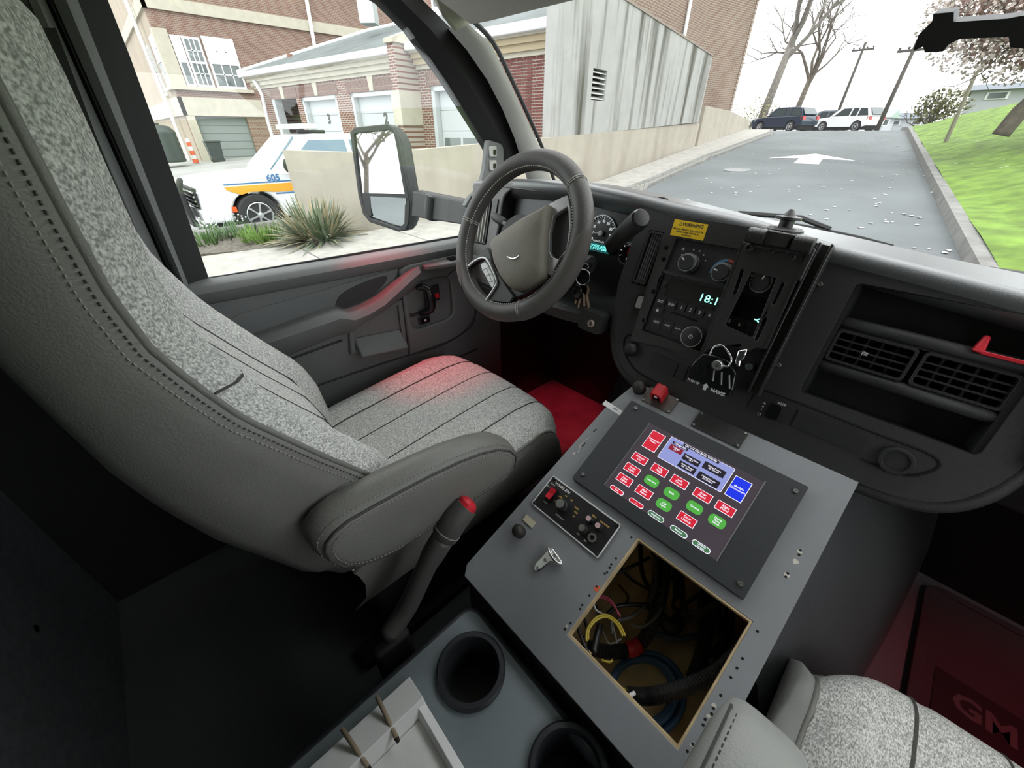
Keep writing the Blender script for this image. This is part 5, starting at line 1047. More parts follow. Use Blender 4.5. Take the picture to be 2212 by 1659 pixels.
obj('fallen_petals', pm, mat('petal_white', (.75, .72, .70), .8), kind='stuff', label='scattered pale petals lying on the road and lawn', cat='petals')
# planting bed
bd = [(-9.55, 2.6), (-7.15, 3.25), (-7.15, 2.2), (-8.0, .57), (-8.6, -4), (-9.7, -4)]
GB = Fr((0, 0, -1.68), (1, 0, 0), (0, 1, .03))
sm('planting_bed', M().prism(GB, bd[::-1] if ar(bd) < 0 else bd, -.15, .05), mat('mulch', (.10, .088, .072), .95, var=.55, vscale=18, bump=1, bscale=40), 'brown mulch bed between the sidewalk and the white vehicle', 'planting bed')
sm('bed_curb', M().tube([A3(-9.7, -4, -1.70), A3(-9.62, 2.6, -1.60)], .10, 8), m_curb, 'concrete curb between the bed and the parked vehicle', 'curb')
def blades(n, base, spread, hgt, w, lean, cols):
    ms = [M() for _ in cols]
    for i in range(n):
        a = RNG.random() * 6.283; el = lean[0] + (lean[1] - lean[0]) * RNG.random(); L = hgt * (.65 + .45 * RNG.random()); r0 = spread * math.sqrt(RNG.random())
        b0 = A3(base[0] + r0 * math.cos(a + .5), base[1] + r0 * math.sin(a + .5), base[2]); d = A3(math.cos(a) * math.sin(el), math.sin(a) * math.sin(el), math.cos(el)); sd = A3(-math.sin(a), math.cos(a), 0)
        pts = [b0 + d * L * t - A3(0, 0, 1) * .25 * L * math.sin(el) * t * t for t in (0, .35, .7, 1.0)]; ww = [w * .8, w, w * .7, .002]
        ms[int(RNG.random() * len(cols))].loft([[p - sd * q, p + sd * q] for p, q in zip(pts, ww)], closed_u=False)
    return ms
yc = ong(702, 528); yu = thing('yucca_plant', 'spiky grey green yucca clump with dry straw leaves at its foot', 'plant', yc)
for mm, mt in zip(blades(420, yc + A3(.12, -.12, .12), .28, .74, .021, (.15, 1.45), [0, 1, 2]), (mat('yucca_green', (.085, .12, .065), .6), mat('yucca_grey', (.16, .19, .12), .6), mat('yucca_straw', (.30, .26, .16), .8))): obj('leaves', mm, mt, yu, kind='stuff')
for mm in blades(170, yc + A3(.05, -.05, .06), .45, .62, .016, (1.2, 1.75), [0]): obj('dry_leaves', mm, MATS['yucca_straw'], yu, kind='stuff')
for k, (px, py, h, n, sp_, c) in enumerate(((450, 540, .34, 130, .35, (.06, .12, .03)), (520, 520, .30, 120, .35, (.07, .13, .05)), (572, 535, .36, 150, .26, (.11, .20, .03)), (620, 522, .30, 90, .3, (.09, .15, .055)), (490, 505, .3, 90, .4, (.085, .135, .075)))):
    c0 = ong(px, py); tf = thing('grass_tuft', ('dark green leafy tuft by the window pillar', 'green grass tuft with pale tips in the bed', 'bright lime green tuft in the mulch', 'thin green tuft beside the yucca', 'grey green tuft by the bed curb')[k], 'plant', c0)
    for mm in blades(n, c0 + A3(0, 0, .06), sp_, h, .012, (.1, .9), [0]): obj('blades', mm, mat('tuft_%d' % k, c, .7), tf, kind='stuff')
    if k == 4:
        fm = M()
        for i in range(40):
            p = c0 + A3((RNG.random() - .5) * .8, (RNG.random() - .5) * .8, .2 + .14 * RNG.random()); fm.ball(p, .018, 6)
        obj('flowers', fm, m_white, tf, kind='stuff')

# ================================================================== WALLS
m_stuc = streak_mat('beige_stucco', (.40, .365, .305), (.33, .295, .24), (1.6, 1.6, .25), .5, .75)
m_ccr = streak_mat('stained_concrete', (.37, .37, .355), (.08, .078, .058), (2.2, 2.2, .14), .50, .66)
def wallrun(pts, th, name, material, label, cat='wall'):
    P = [A3(*p[:2], 0) for p in pts]; rings = []
    for i, p in enumerate(pts):
        d = norm(P[min(i + 1, len(P) - 1)] - P[max(i - 1, 0)]); nrm = A3(-d[1], d[0], 0) * th
        rings.append([A3(p[0], p[1], p[2]), A3(p[0], p[1], p[3]), A3(p[0] + nrm[0], p[1] + nrm[1], p[3]), A3(p[0] + nrm[0], p[1] + nrm[1], p[2])])
    return sm(name, M().loft(rings), material, label, cat)
wallrun([(-7.0, 3.5, -1.9, -.28), (-6.9, 5.5, -1.9, -.18), (-6.85, 7.4, -1.9, -.085), (-7.25, 10, -1.9, .02), (-8.56, 18.3, -1.9, .36)], .25, 'wall_ramp', m_stuc, 'beige stucco wall along the sidewalk')
wallrun([(-9.2, 2.62, -1.9, -.27), (-7.0, 3.5, -1.9, -.28)], .22, 'wall_return', m_stuc, 'beige stucco wall end behind the yucca in front of the white vehicle')
w0, w1, w2 = ray(1520, 226), ray(1585, 234), ray(1618, 256)
wallrun([(-8.56, 18.5, -1, .92), (-9.6, 23.5, -.6, .92), (-10.1, 26.2, -.6, .80), (-10.7, 29.4, -.5, .62)], .25, 'wall_upper', m_stuc, 'beige stucco wall continuing uphill beyond the concrete slab')
CF = Fr((-6.85, 7.3, 0), (-1.65, 11, 0), (0, 0, 1))
cz_ = lambda p: CF.px(*p)
vt = [CF.px(*p, 0) for p in ((1282, 148), (1312, 155), (1303, 222), (1278, 214))]; va0, va1, vb0, vb1 = min(p[0] for p in vt), max(p[0] for p in vt), .68, 1.28
cw = thing('wall_concrete', 'tall grey concrete slab wall with dark drip stains and a louvre', 'wall', (-7.5, 12, 0), kind='structure')
ca0 = CF.px(1201, 150)[0]; r9 = ray(1176, 150); q9 = CF(ca0, 1, 0); th9 = np.linalg.solve(np.array([[r9[0], CF.n[0]], [r9[1], CF.n[1]]]), q9[:2])[1]
obj('slab', M().prism(CF, [(ca0, -.09), (10.75, .37), (10.75, 2.36), (3.0, 2.62), (ca0, 3.1)], -th9, 0, holes=[[(va0, vb0), (va1, vb0), (va1, vb1), (va0, vb1)]]), m_ccr, cw)
obj('coping', M().prism(CF, [(10.8, 2.36), (10.8, 2.40), (3.0, 2.68), (.5, 3.2), (.5, 3.1), (3.0, 2.62)][::-1], -.32, .02), mat('coping_brown', (.22, .18, .15), .8), cw)
obj('vent_back', M().obox(CF, va0, va1, vb0, vb1, -.26, -.20), m_void, cw)
for k in range(6):
    b = vb0 + (vb1 - vb0) * (k + .5) / 6; obj('louvre', M().loft([[CF(a, b - .03, -.02), CF(a, b - .015, -.02), CF(a, b + .05, -.18), CF(a, b + .035, -.18)] for a in (va0, va1)]), mat('louvre_grey', (.45, .45, .43), .8), cw)

# ================================================================== BUILDINGS
b_near = brick_mat('brick_wall_near', (.22, .088, .07), (.165, .064, .052), (.42, .37, .32), ms=.013)
b_far = brick_mat('brick_wall_far', (.26, .145, .112), (.19, .10, .078), (.36, .30, .245), .21, .075, .012)
b_big = brick_mat('brick_wall_tan', (.22, .142, .108), (.17, .106, .08), (.33, .28, .23), .22, .075, .012)
m_stone = mat('cream_stone', (.44, .41, .335), .85, var=.08, vscale=3)
m_gdoor = mat('garage_door_white', (.45, .475, .485), .6)
m_pane = mat('window_pane_grey', (.10, .12, .12), .08, spec=.8)
G = Fr((-8.5, 9.0, 0), (.984, .18, 0), (0, 0, 1))
def quad(fr, pts, c0, c1, holes=()):
    p = [fr.px(x, y, c1) for x, y in pts]; p = p if ar(p) > 0 else p[::-1]
    return M().prism(fr, p, c0, c1, holes=holes)
gb = thing('garage_building', 'long brick garage with white doors, cream cornice and grey hip roof', 'building', (-16, 8, -1.2))
doors = [(-11.62, -9.15), (-8.28, -5.62), (-4.12, -1.35)]
ops = [[(a, -1.6), (b, -1.6), (b, 1.20), (a, 1.20)] for a, b in doors] + [[(-13.85, -1.6), (-12.0, -1.6), (-12.0, 1.22), (-13.85, 1.22)]]
obj('brick_wall', M().prism(G, [(-15.0, -1.7), (-.35, -1.7), (-.35, 2.0), (-15.0, 2.0)], -.3, 0, holes=ops), b_near, gb)
obj('back_wall', M().obox(G, -15, .6, -1.7, 2.0, -3.0, -2.8), m_stone, gb)
obj('side_wall', M().obox(G, -15.0, -14.8, -1.7, 2.0, -2.8, -.3), b_near, gb)
# brick by brick where the wall stands nearest
bm_ = M().obox(Fr((0, 0, 0), G.u, G.v), -.098, .098, -.0235, .0235, -.05, .012)
hm_ = M().obox(Fr((0, 0, 0), G.u, G.v), -.042, .042, -.0235, .0235, -.05, .012)
obj('mortar_bed', M().obox(G, -1.25, .65, -.10, 2.0, -.30, .0), mat('mortar', (.42, .385, .33), .95), gb)
m_bk = [mat('brick_red', (.16, .050, .042), .85, var=.2, vscale=20), mat('brick_maroon', (.13, .036, .032), .85, var=.2, vscale=20)]
def first_brick(m, k):
    o = obj('brick', m, m_bk[k], gb); return o
protos = {}
r = 0; b = -.06
while b < 1.60:
    a = -1.20 + (.0 if r % 2 else -.06); j = r
    while a < .60:
        hd_ = (j % 2 == 0); wd_ = .088 if hd_ else .196; k = int(RNG.random() * 2)
        ctr = G(a + wd_ / 2, b)
        if a + wd_ < .64:
            if (hd_, k) not in protos:
                src = hm_ if hd_ else bm_; mm = M().add([A3(*v) + ctr for v in src.v], src.f)
                protos[(hd_, k)] = (first_brick(mm, k), ctr)
            else:
                o, c0 = protos[(hd_, k)]; clone(o, ctr - c0, gb)
        a += wd_ + .016; j += 1
    b += .068; r += 1
obj('brick_band', M().prism(G, [(-1.25, 1.58), (.65, 1.58), (.65, 2.0), (-1.25, 2.0)], 0, .012), b_near, gb)
# lintels, keystones, door frames and doors
m_ln = brick_mat('brick_soldier', (.20, .10, .08), (.165, .078, .062), (.27, .22, .18), .07, .22, .010)
for (a, b_) in doors + [(-13.85, -12.0)]:
    obj('lintel', M().obox(G, a - .15, b_ + .15, 1.22, 1.56, 0, .02), m_ln, gb)
    mid = (a + b_) / 2; obj('keystone', M().prism(G, [(mid - .10, 1.22), (mid + .10, 1.22), (mid + .15, 1.62), (mid - .15, 1.62)], .0, .05), m_stone, gb)
for i, (a, b_) in enumerate(doors):
    d = obj('garage_door', M().obox(G, a, b_, -1.6, 1.2, -.28, -.24), m_gdoor, gb)
    for k in range(5): obj('door_section', M().obox(G, a + .16, b_ - .16, -1.55 + .54 * k, -1.03 + .54 * k, -.24, -.215), m_gdoor, d)
    obj('door_frame', M().obox(G, a, a + .14, -1.6, 1.2, -.28, -.02).obox(G, b_ - .14, b_, -1.6, 1.2, -.28, -.02).obox(G, a, b_, 1.08, 1.2, -.28, -.02), m_gdoor, d)
    if i == 2:
        for k in range(3): obj('door_pane', M().obox(G, a + .25 + .8 * k, a + .93 + .8 * k, -.48, -.12, -.215, -.20), m_pane, d)
    else: 
        q = G.px(*((711, 258), (834, 257))[i], -.21); obj('door_mark', text_m(G, ('3', '2')[i], q[0], q[1], .45, -.205, bold=.04), mat('ink_dark', (.08, .08, .08), .7), d)
obj('open_bay', M().obox(G, -13.85, -12.0, -1.6, 1.22, -1.6, -1.5), mat('bay_tan', (.20, .17, .13), .9), gb)
obj('bay_frame', M().obox(G, -13.98, -13.75, -1.6, 1.22, -.3, .02), m_gdoor, gb)
# cornice, gutter, roof
for b0, b1, c in ((1.62, 1.72, .06), (1.72, 1.86, .14), (1.86, 1.98, .22), (1.98, 2.02, .30)):
    obj('cornice', M().obox(G, -15.1 - c, -4.93, b0, b1, -.1, c), m_stone, gb)
    obj('cornice', M().obox(G, -4.60, .64, b0, b1, -.1, c), mat('cornice_tan', (.40, .33, .215), .8) if b1 > 1.8 and b1 < 2 else m_stone, gb)
obj('gutter', M().obox(G, -15.5, -4.94, 2.02, 2.20, .05, .45), m_white, gb, bevel=.03)
obj('gutter', M().obox(G, -4.60, .64, 2.02, 2.22, .05, .45), m_white, gb, bevel=.03)
E0, E1 = G(-15.5, 2.2, .4), G(.6, 2.2, .4)
R0 = G(*G.px(800, 66, -3.2), -3.2); R1 = G(R0[0] * 0 + .6, (R0 - G.o) @ G.v, -3.2)
obj('roof', M().add([E0, E1, R1, R0, G(-15.5, 2.2, -3.2)], [(0, 1, 2, 3), (0, 3, 4)]), mat('slate_shingle', (.125, .142, .142), .85, var=.18, vscale=1.4, bump=.5, bscale=8), gb)
obj('roof_trim', M().tube([E0, R0, R1], .09, 6), m_white, gb)
obj('roof_vent', M().tube([G(-8.6, 3.3, -1.6), G(-8.6, 4.05, -1.6)], .38, 4).tube([G(-8.6, 4.1, -1.6), G(-8.6, 4.5, -1.6)], .30, 14), mat('galvanised', (.50, .53, .52), .5, .3), gb)
obj('vent_cap', M().lathe(Fr(G(-8.6, 4.5, -1.6), (1, 0, 0), (0, 1, 0)), [(.30, 0), (.62, .02), (.58, .12), (.05, .30)], 18), m_gdoor, gb, smooth=True)
pf_ = G(*G.px(632, 140, -.9), -.9); obj('roof_pipe', M().tube([pf_ - A3(0, 0, .3), pf_ + A3(-.1, 0, .35)], .12, 8), mat('rust_pipe', (.22, .11, .08), .8), gb)
dp = [G(*G.px(x, y, .25), .25) for x, y in ((549, 175), (556, 186), (566, 205), (578, 260), (590, 300))]
obj('downpipe', M().tube(dp, .07, 8), m_white, gb)
# projecting stub wall with stone block
stz = G.px(863, 88, .8)[1]
obj('stub_wall', M().obox(G, -4.92, -4.62, -1.7, stz, 0, .8), b_near, gb)
obj('stub_cap', M().loft([[G(-4.98, stz, c), G(-4.56, stz, c), G(-4.56, stz + (.10 if c > .5 else .40), c), G(-4.98, stz + (.10 if c > .5 else .40), c)] for c in (-.05, .86)]), m_stone, gb)
obj('stone_block', M().obox(G, -4.97, -4.58, .22, 1.08, -.02, .85), m_stone, gb)

# tall brick building at the back left
BX = -32.0; B1 = Fr((BX, 0, 0), (0, 1, 0), (0, 0, 1)); cy0 = 4.55; B2 = Fr((BX, cy0, 0), (1, 0, 0), (0, 0, 1))
bb = thing('apartment_building', 'large old brick building with stone bands and white multi pane windows', 'building', (BX - 6, 14, gz(10)))
gd_ = [B1.px(*p) for p in ((428, 250), (532, 257), (552, 330), (440, 350))]
ZV = zoom(220, 0, 3.687)
obj('brick_wall', M().prism(B1, [(cy0, -2.2), (46, -2.2), (46, 16), (cy0, 16)], -.4, 0, holes=[[(4.95, -2.1), (7.6, -2.1), (7.6, .82), (4.95, .82)]]), b_far, bb)
obj('side_wall', M().prism(B2, [(-22, -2.2), (-.4, -2.2), (-.4, 16), (-22, 16)], -.4, 0), mat('tan_render', (.34, .28, .22), .9, var=.1, vscale=1), bb)
dd_ = obj('garage_door', M().obox(B1, 4.95, 7.6, -2.1, .82, -.30, -.26), mat('door_grey', (.22, .25, .25), .6), bb)
for k in range(7): obj('door_section', M().obox(B1, 5.0, 7.55, -2.0 + .40 * k, -1.63 + .40 * k, -.26, -.235), MATS['door_grey'], dd_)
def band(fr, pts, c, nm='stone_band', material=None):
    p = [fr.px(x, y, c) for x, y in pts]; b0, b1 = min(q[1] for q in p), max(q[1] for q in p); return b0, b1
obj('stone_band', M().obox(B1, cy0 - .1, 12.5, .85, 1.70, -.1, .12).obox(B2, -22, .12, .85, 1.70, -.1, .12), m_stone, bb)
obj('stone_band', M().obox(B1, cy0 - .1, 46, 5.30, 5.80, -.1, .12).obox(B2, -22, .12, 5.30, 5.80, -.1, .12), m_stone, bb)
obj('stone_post', M().obox(B1, 4.55, 4.95, -2.2, .85, -.2, .10), m_stone, bb)
def bwin(fr, a0, a1, b0, b1, cols_, rows_, blind=False):
    w = obj('window', M().obox(fr, a0, a1, b0, b1, -.05, .10), m_white, bb)
    obj('pane', M().obox(fr, a0 + .10, a1 - .10, b0 + .12, b1 - .10, .10, .11), m_pane, w)
    for k in range(1, cols_): a = a0 + .1 + (a1 - a0 - .2) * k / cols_; obj('muntin', M().obox(fr, a - .025, a + .025, b0 + .12, b1 - .1, .11, .135), m_white, w)
    for k in range(1, rows_): b = b0 + .12 + (b1 - b0 - .22) * k / rows_; obj('muntin', M().obox(fr, a0 + .1, a1 - .1, b - .025, b + .025, .11, .135), m_white, w)
    obj('sash_rail', M().obox(fr, a0 + .08, a1 - .08, (b0 + b1) / 2 - .05, (b0 + b1) / 2 + .05, .11, .15), m_white, w)
    if blind: obj('blind', M().obox(fr, a0 + .1, a1 - .1, b0 + (b1 - b0) * .52, b1 - .1, .11, .125), mat('blind_white', (.60, .63, .63), .8), w)
def wb(fr, pts, c=.1):
    p = [fr.px(x, y, c) for x, y in ZV(pts)]; return (min(q[0] for q in p), max(q[0] for q in p), min(q[1] for q in p), max(q[1] for q in p))
zt_, zb_ = 4.35, 2.18
A_ = lambda x, y: B1.px(*ZV([(x, y)])[0], .1)[0]
bwin(B1, A_(560, 350), A_(640, 350), zb_, zt_, 1, 2, True); bwin(B1, A_(665, 400), A_(805, 400), zb_, zt_, 3, 4, False); bwin(B1, A_(825, 400), A_(1065, 400), zb_, zt_ + .1, 3, 4, True)
A2 = lambda x, y: B2.px(*ZV([(x, y)])[0], .1)[0]
bwin(B2, -1.75, -.35, zb_, zt_, 3, 4, True); bwin(B2, -4.2, -3.2, 1.9, 4.2, 2, 4, True)
obj('bay_post', M().obox(B1, cy0 - .1, cy0 + .55, zb_ - .1, zt_ + .2, -.2, .16), m_stone, bb); obj('bay_sill', M().obox(B1, cy0 - .1, A_(1080, 400) + .2, zb_ - .16, zb_, -.1, .22).obox(B2, -2, .2, zb_ - .16, zb_, -.1, .22), m_stone, bb)
for y0 in (15.5, 18.6, 21.8, 26, 31): bwin(B1, y0, y0 + 1.9, 7.6, 9.8, 3, 4, True); obj('window_sill', M().obox(B1, y0 - .1, y0 + 2.0, 7.4, 7.6, -.1, .2), m_white, bb)
obj('downpipe', M().tube([B1(*B1.px(x, y, .25), .25) for x, y in ((655, -40), (681, 108))], .11, 8), m_white, bb); obj('downpipe', M().tube([B2(-2.9, 14, .3), B2(-2.9, -2, .3)], .10, 8), m_white, bb)
for k in range(5): obj('vent_hole', M().prism(B2, circ(-5.0 + .03 * k, 3.1 + .28 * k, .09, 8), .0, .02), m_void, bb)
# tall brick building behind the concrete wall
cb_ = thing('brick_tower', 'tall tan brick building rising behind the concrete slab wall', 'building', (-11, 18, 0))
C1 = Fr((-10.75, 21.5, 0), (-.1, .995, 0), (0, 0, 1)); C2f = Fr((-10.75, 21.5, 0), (.157, .987, 0), (0, 0, 1))
obj('brick_wall', M().prism(C1, [(-8.2, -.5), (0, -.5), (0, 14), (-8.2, 14)], -.4, 0), b_big, cb_); obj('brick_wall', M().prism(C2f, [(0, -.5), (3.6, -.5), (3.6, 14), (0, 14)], -.4, 0), b_big, cb_)
obj('end_wall', M().prism(Fr(C2f(3.6, 0), (-1, 0, 0), (0, 0, 1)), [(0, -.5), (8, -.5), (8, 14), (0, 14)], -.2, 0), b_big, cb_)
q0, q1 = C1.px(1497, 0, .1), C1.px(1478, 78, .1); obj('downpipe', M().tube([C1(q1[0], 12, .1), C1(q1[0], q1[1], .1)], .07, 8), m_white, cb_)
obj('stone_band', M().obox(C2f, -.05, 3.65, 5.2, 5.6, -.1, .08), m_stone, cb_)

# ================================================================== VEHICLES
def place(o3, yaw):
    c, s = math.cos(yaw), math.sin(yaw)
    return lambda x, y, z: A3(o3[0] + x * c - y * s, o3[1] + x * s + y * c, o3[2] + z)
def wheel(T, parent, x, y, r, w, out):
    # axle along local y; out = +1 / -1 side
    def ring(rad, yy_): return [T(x + rad * math.cos(a), y + yy_, r + rad * math.sin(a)) for a in np.linspace(0, 2 * math.pi, 25)[:-1]]
    t = obj('tire', M().loft([ring(.62 * r, 0), ring(.68 * r, out * .03), ring(.95 * r, out * .035), ring(r, 0), ring(r, -out * w), ring(.6 * r, -out * w)], caps=True), mat('tire_rubber', (.03, .03, .032), .85), parent, smooth=True, angle=40)
    rm = obj('rim', M().loft([ring(.64 * r, out * .025), ring(.60 * r, out * .03), ring(.56 * r, .0), ring(.5 * r, -out * .05)], caps=False), mat('alloy', (.62, .64, .66), .3, .7), parent, smooth=True, angle=40)
    obj('rim_well', M().loft([ring(.60 * r, -out * .07), ring(.05 * r, -out * .07)], caps=False), m_black, rm)
    for k in range(6):
        a = 2 * math.pi * k / 6 + .3
        sp3 = []
        for rad, hw in ((.10 * r, .16), (.35 * r, .10), (.58 * r, .17)): sp3.append((rad, hw))
        vs_ = []
        for d in (out * .02, -out * .03):
            for sgn in (-1, 1):
                for rad, hw in (sp3 if sgn < 0 else sp3[::-1]):
                    aa = a + sgn * hw * (.10 * r + .25 * r) / max(rad, .12 * r); vs_.append(T(x + rad * math.cos(aa), y + d, r + rad * math.sin(aa)))
        obj('spoke', M().add(vs_, [(0, 1, 2, 3, 4, 5), (11, 10, 9, 8, 7, 6)] + [(i, 6 + i, 6 + (i + 1) % 6, (i + 1) % 6) for i in range(6)]), MATS['alloy'], rm)
    obj('hub_cap', M().loft([ring(.15 * r, out * .028), ring(.02 * r, out * .035)]), MATS['alloy'], rm)
def car(name, label, o3, yaw, paint, L=4.7, Wd=1.85, Ht=1.65, wr=.35, hood=.98, belt=1.02, nose=.9, ax=(.95, 3.75), ws=(1.25, 1.95), rear=(4.15, 4.6), glass=None, group=None):
    T = place(o3, yaw); t = thing(name, label, 'car', o3, group); hw = Wd / 2; glass = glass or mat('car_glass', (.03, .045, .05), .06, spec=.8)
    def arch(x): return [(x - wr * 1.22, .32)] + [(x + wr * 1.2 * math.cos(a), wr + wr * 1.2 * math.sin(a)) for a in np.linspace(math.pi * .97, .03 * math.pi, 9)] + [(x + wr * 1.22, .32)]
    prof = [(.06, .42), (.0, .62), (.05, nose - .08), (.16, nose)] + [(ws[0] * .6, hood - .01), (ws[0], hood + .03)] + [(rear[1], belt + .02), (L - .06, belt - .05), (L, .7), (L - .04, .42)] + arch(ax[1])[::-1] + arch(ax[0])[::-1]
    SF = lambda yl: (lambda a, b, c=0: T(a, yl, b))
    class _F:
        def __init__(s, y0): s.y0 = y0
        def __call__(s, a, b, c=0.0): return T(a, s.y0 + c, b)
    m = M().prism(_F(0), prof, -hw, hw); obj('body', m, paint, t, bevel=.05)
    gh = [(ws[0], hood + .02), (ws[1], Ht - .04), (ws[1] + .35, Ht), (rear[0] - .5, Ht - .01), (rear[0], Ht - .06), (rear[1] - .02, belt)]
    obj('cabin', M().loft([[T(a, s * (hw - (.06 + .20 * max(0, (b - hood)) / (Ht - hood))), b) for a, b in gh] for s in (-1, 1)]), paint, t, bevel=.03)
    for s in (-1, 1):
        # side glass
        def yy_(b): return s * (hw - (.05 + .20 * max(0, (b - hood)) / (Ht - hood)) + .004)
        z0, z1 = belt + .05, Ht - .12; xa = ws[0] + .25; xb = ws[1] + .10; mid = (ws[1] + rear[0]) / 2 - .15
        for poly in ([(xa + .1, z0), (xb + .12, z1), (mid - .06, z1), (mid - .06, z0)], [(mid + .06, z0), (mid + .06, z1), (rear[0] - .75, z1), (rear[0] - .72, z0)], [(rear[0] - .62, z0), (rear[0] - .65, z1), (rear[0] - .12, z1 - .04), (rear[1] - .25, z0)]):
            obj('side_window', M().loft([[T(a, yy_(b), b) for a, b in poly], [T(a, yy_(b) - s * .02, b) for a, b in poly]]), glass, t)
    obj('windshield', M().loft([[T(ws[0] + .06, -hw + .14, hood + .06), T(ws[0] + .06, hw - .14, hood + .06), T(ws[1] - .06, hw - .30, Ht - .08), T(ws[1] - .06, -hw + .30, Ht - .08)], [T(ws[0] + .04, -hw + .14, hood + .09), T(ws[0] + .04, hw - .14, hood + .09), T(ws[1] - .08, hw - .30, Ht - .05), T(ws[1] - .08, -hw + .30, Ht - .05)]]), glass, t)
    obj('rear_window', M().loft([[T(rear[0] + .05, -hw + .30, Ht - .12), T(rear[0] + .05, hw - .30, Ht - .12), T(rear[1] - .02, hw - .18, belt + .10), T(rear[1] - .02, -hw + .18, belt + .10)], [T(rear[0] + .08, -hw + .30, Ht - .10), T(rear[0] + .08, hw - .30, Ht - .10), T(rear[1] + .02, hw - .18, belt + .12), T(rear[1] + .02, -hw + .18, belt + .12)]]), glass, t)
    obj('underbody_shade', M().loft([[T(.2, -hw + .08, .12), T(L - .2, -hw + .08, .12), T(L - .2, hw - .08, .12), T(.2, hw - .08, .12)], [T(.1, -hw + .05, .5), T(L - .1, -hw + .05, .5), T(L - .1, hw - .05, .5), T(.1, hw - .05, .5)]]), m_black, t)  # underbody drawn low, its black stands for the shade beneath the car
    for x in ax:
        for s in (-1, 1): wheel(T, t, x, s * hw, wr, .22, s)
    for s in (-1, 1):
        obj('headlight', M().loft([[T(.02, s * (hw - .05), nose - .20), T(.02, s * (hw - .55), nose - .20), T(.06, s * (hw - .55), nose - .08), T(.10, s * (hw - .02), nose - .05)], [T(.25, s * (hw + .004), nose - .20), T(.1, s * (hw - .55), nose - .20), T(.12, s * (hw - .55), nose - .08), T(.38, s * (hw + .004), nose - .05)]]), mat('lamp_clear', (.55, .58, .6), .15), t)
        obj('tail_light', M().loft([[T(L + .01, s * (hw - .3), .78), T(L + .01, s * (hw - .02), .78), T(L - .03, s * (hw - .02), belt), T(L - .03, s * (hw - .3), belt)], [T(L - .2, s * (hw - .3), .78), T(L - .2, s * (hw + .006), .78), T(L - .2, s * (hw + .006), belt), T(L - .2, s * (hw - .3), belt)]]), mat('lamp_red', (.35, .02, .02), .2), t)
        obj('door_mirror', M().ball(T(ws[0] + .45, s * (hw + .10), belt + .10), .11, 10, (.6, 1, .8)), paint, t, smooth=True)
    return t, T
m_cw = mat('car_white', (.70, .72, .73), .25, coat=.5); m_cb = mat('car_navy', (.012, .024, .045), .25, coat=.5); m_cg = mat('car_grey', (.10, .12, .14), .3, coat=.3)
# white emergency vehicle behind the bed: nose towards -y, near side is local -y after turning
suv, T = car('emergency_vehicle', 'white emergency vehicle with orange stripe, light bar and push bumper', (-11.28, 1.12, -1.90), math.radians(92), m_cw, L=5.3, Wd=2.0, Ht=1.90, wr=.41, hood=1.17, belt=1.20, nose=1.10, ax=(.98, 4.0), ws=(1.45, 2.25), rear=(4.75, 5.15), glass=mat('suv_glass', (.10, .17, .22), .08, spec=.8))
ns = -1.0                                        # local y of the side that faces the van
def side(pts, d=.008): return M().loft([[T(a, ns - d, b) for a, b in pts], [T(a, ns + .02, b) for a, b in pts]])
obj('orange_stripe', side([(.52, .93), (.50, .99), (5.2, .99), (5.2, .83), (1.45, .83), (1.2, .86), (.95, .87), (.75, .83)], .012), mat('stripe_orange', (.70, .33, .03), .35), suv)
for b in (1.02, .79): obj('blue_stripe', side([(.50 if b > 1 else 1.42, b), (5.2, b), (5.2, b + .022), (.50 if b > 1 else 1.42, b + .022)], .012), mat('stripe_blue', (.05, .16, .35), .35), suv)
SFr = Fr(T(1.45, ns - .012, 1.10), T(1, 0, 0) - T(0, 0, 0), (0, 0, 1))
obj('unit_number', text_m(SFr, '605', 0, 0, .18, .002, bold=.03), MATS['stripe_blue'], suv)
obj('grille', M().loft([[T(-.02, y, z) for y, z in ((-.85, .62), (.85, .62), (.80, .98), (-.80, .98))], [T(.2, y, z) for y, z in ((-.85, .62), (.85, .62), (.80, .98), (-.80, .98))]]), m_black, suv)
for z in (.68, .76, .84, .92): obj('grille_bar', M().tube([T(-.04, -.84, z), T(-.04, .84, z)], .02, 6), m_chrome, suv)
pbm = obj('push_bumper', M().tube(smooth_path([T(-.16, -.72, .30), T(-.20, -.72, .60), T(-.20, -.70, .95), T(-.14, -.66, 1.10), T(-.10, -.50, 1.12)], 4), .05, 8).tube(smooth_path([T(-.16, .72, .30), T(-.20, .72, .60), T(-.20, .70, .95), T(-.14, .66, 1.10), T(-.10, .50, 1.12)], 4), .05, 8), m_black, suv)
obj('push_bar', M().loft([[T(-.22, y, z) for y, z in ((-.74, .28), (.74, .28), (.70, .98), (-.70, .98))], [T(-.14, y, z) for y, z in ((-.74, .28), (.74, .28), (.70, .98), (-.70, .98))]]), m_black, suv, bevel=.03)
obj('bumper', M().loft([[T(-.04, -.98, .34), T(.45, -1.01, .34), T(.45, -1.01, .60), T(-.04, -.98, .60)], [T(-.04, .98, .34), T(.45, 1.01, .34), T(.45, 1.01, .60), T(-.04, .98, .60)]]), m_cw, suv, bevel=.04)
obj('marker_lamp', side([(.50, .52), (.58, .52), (.58, .62), (.50, .62)], .02), mat('lamp_orange', (.7, .10, .02), .3), suv)
lbm = obj('light_bar', M().loft([[T(2.35, y, z), T(2.75, y, z)] + [T(2.75, y, z + .10), T(2.35, y, z + .10)] for y, z in ((-.75, 1.98), (.75, 1.98))]), m_cw, suv, bevel=.02)
obj('light_bar_feet', M().tube([T(2.3, -.7, 1.93), T(2.9, -.7, 1.93)], .04, 6), m_black, lbm)
obj('body_mirror', M().ball(T(1.78, ns - .18, 1.32), .15, 10, (.5, .8, 1.0)), m_black, suv, smooth=True)
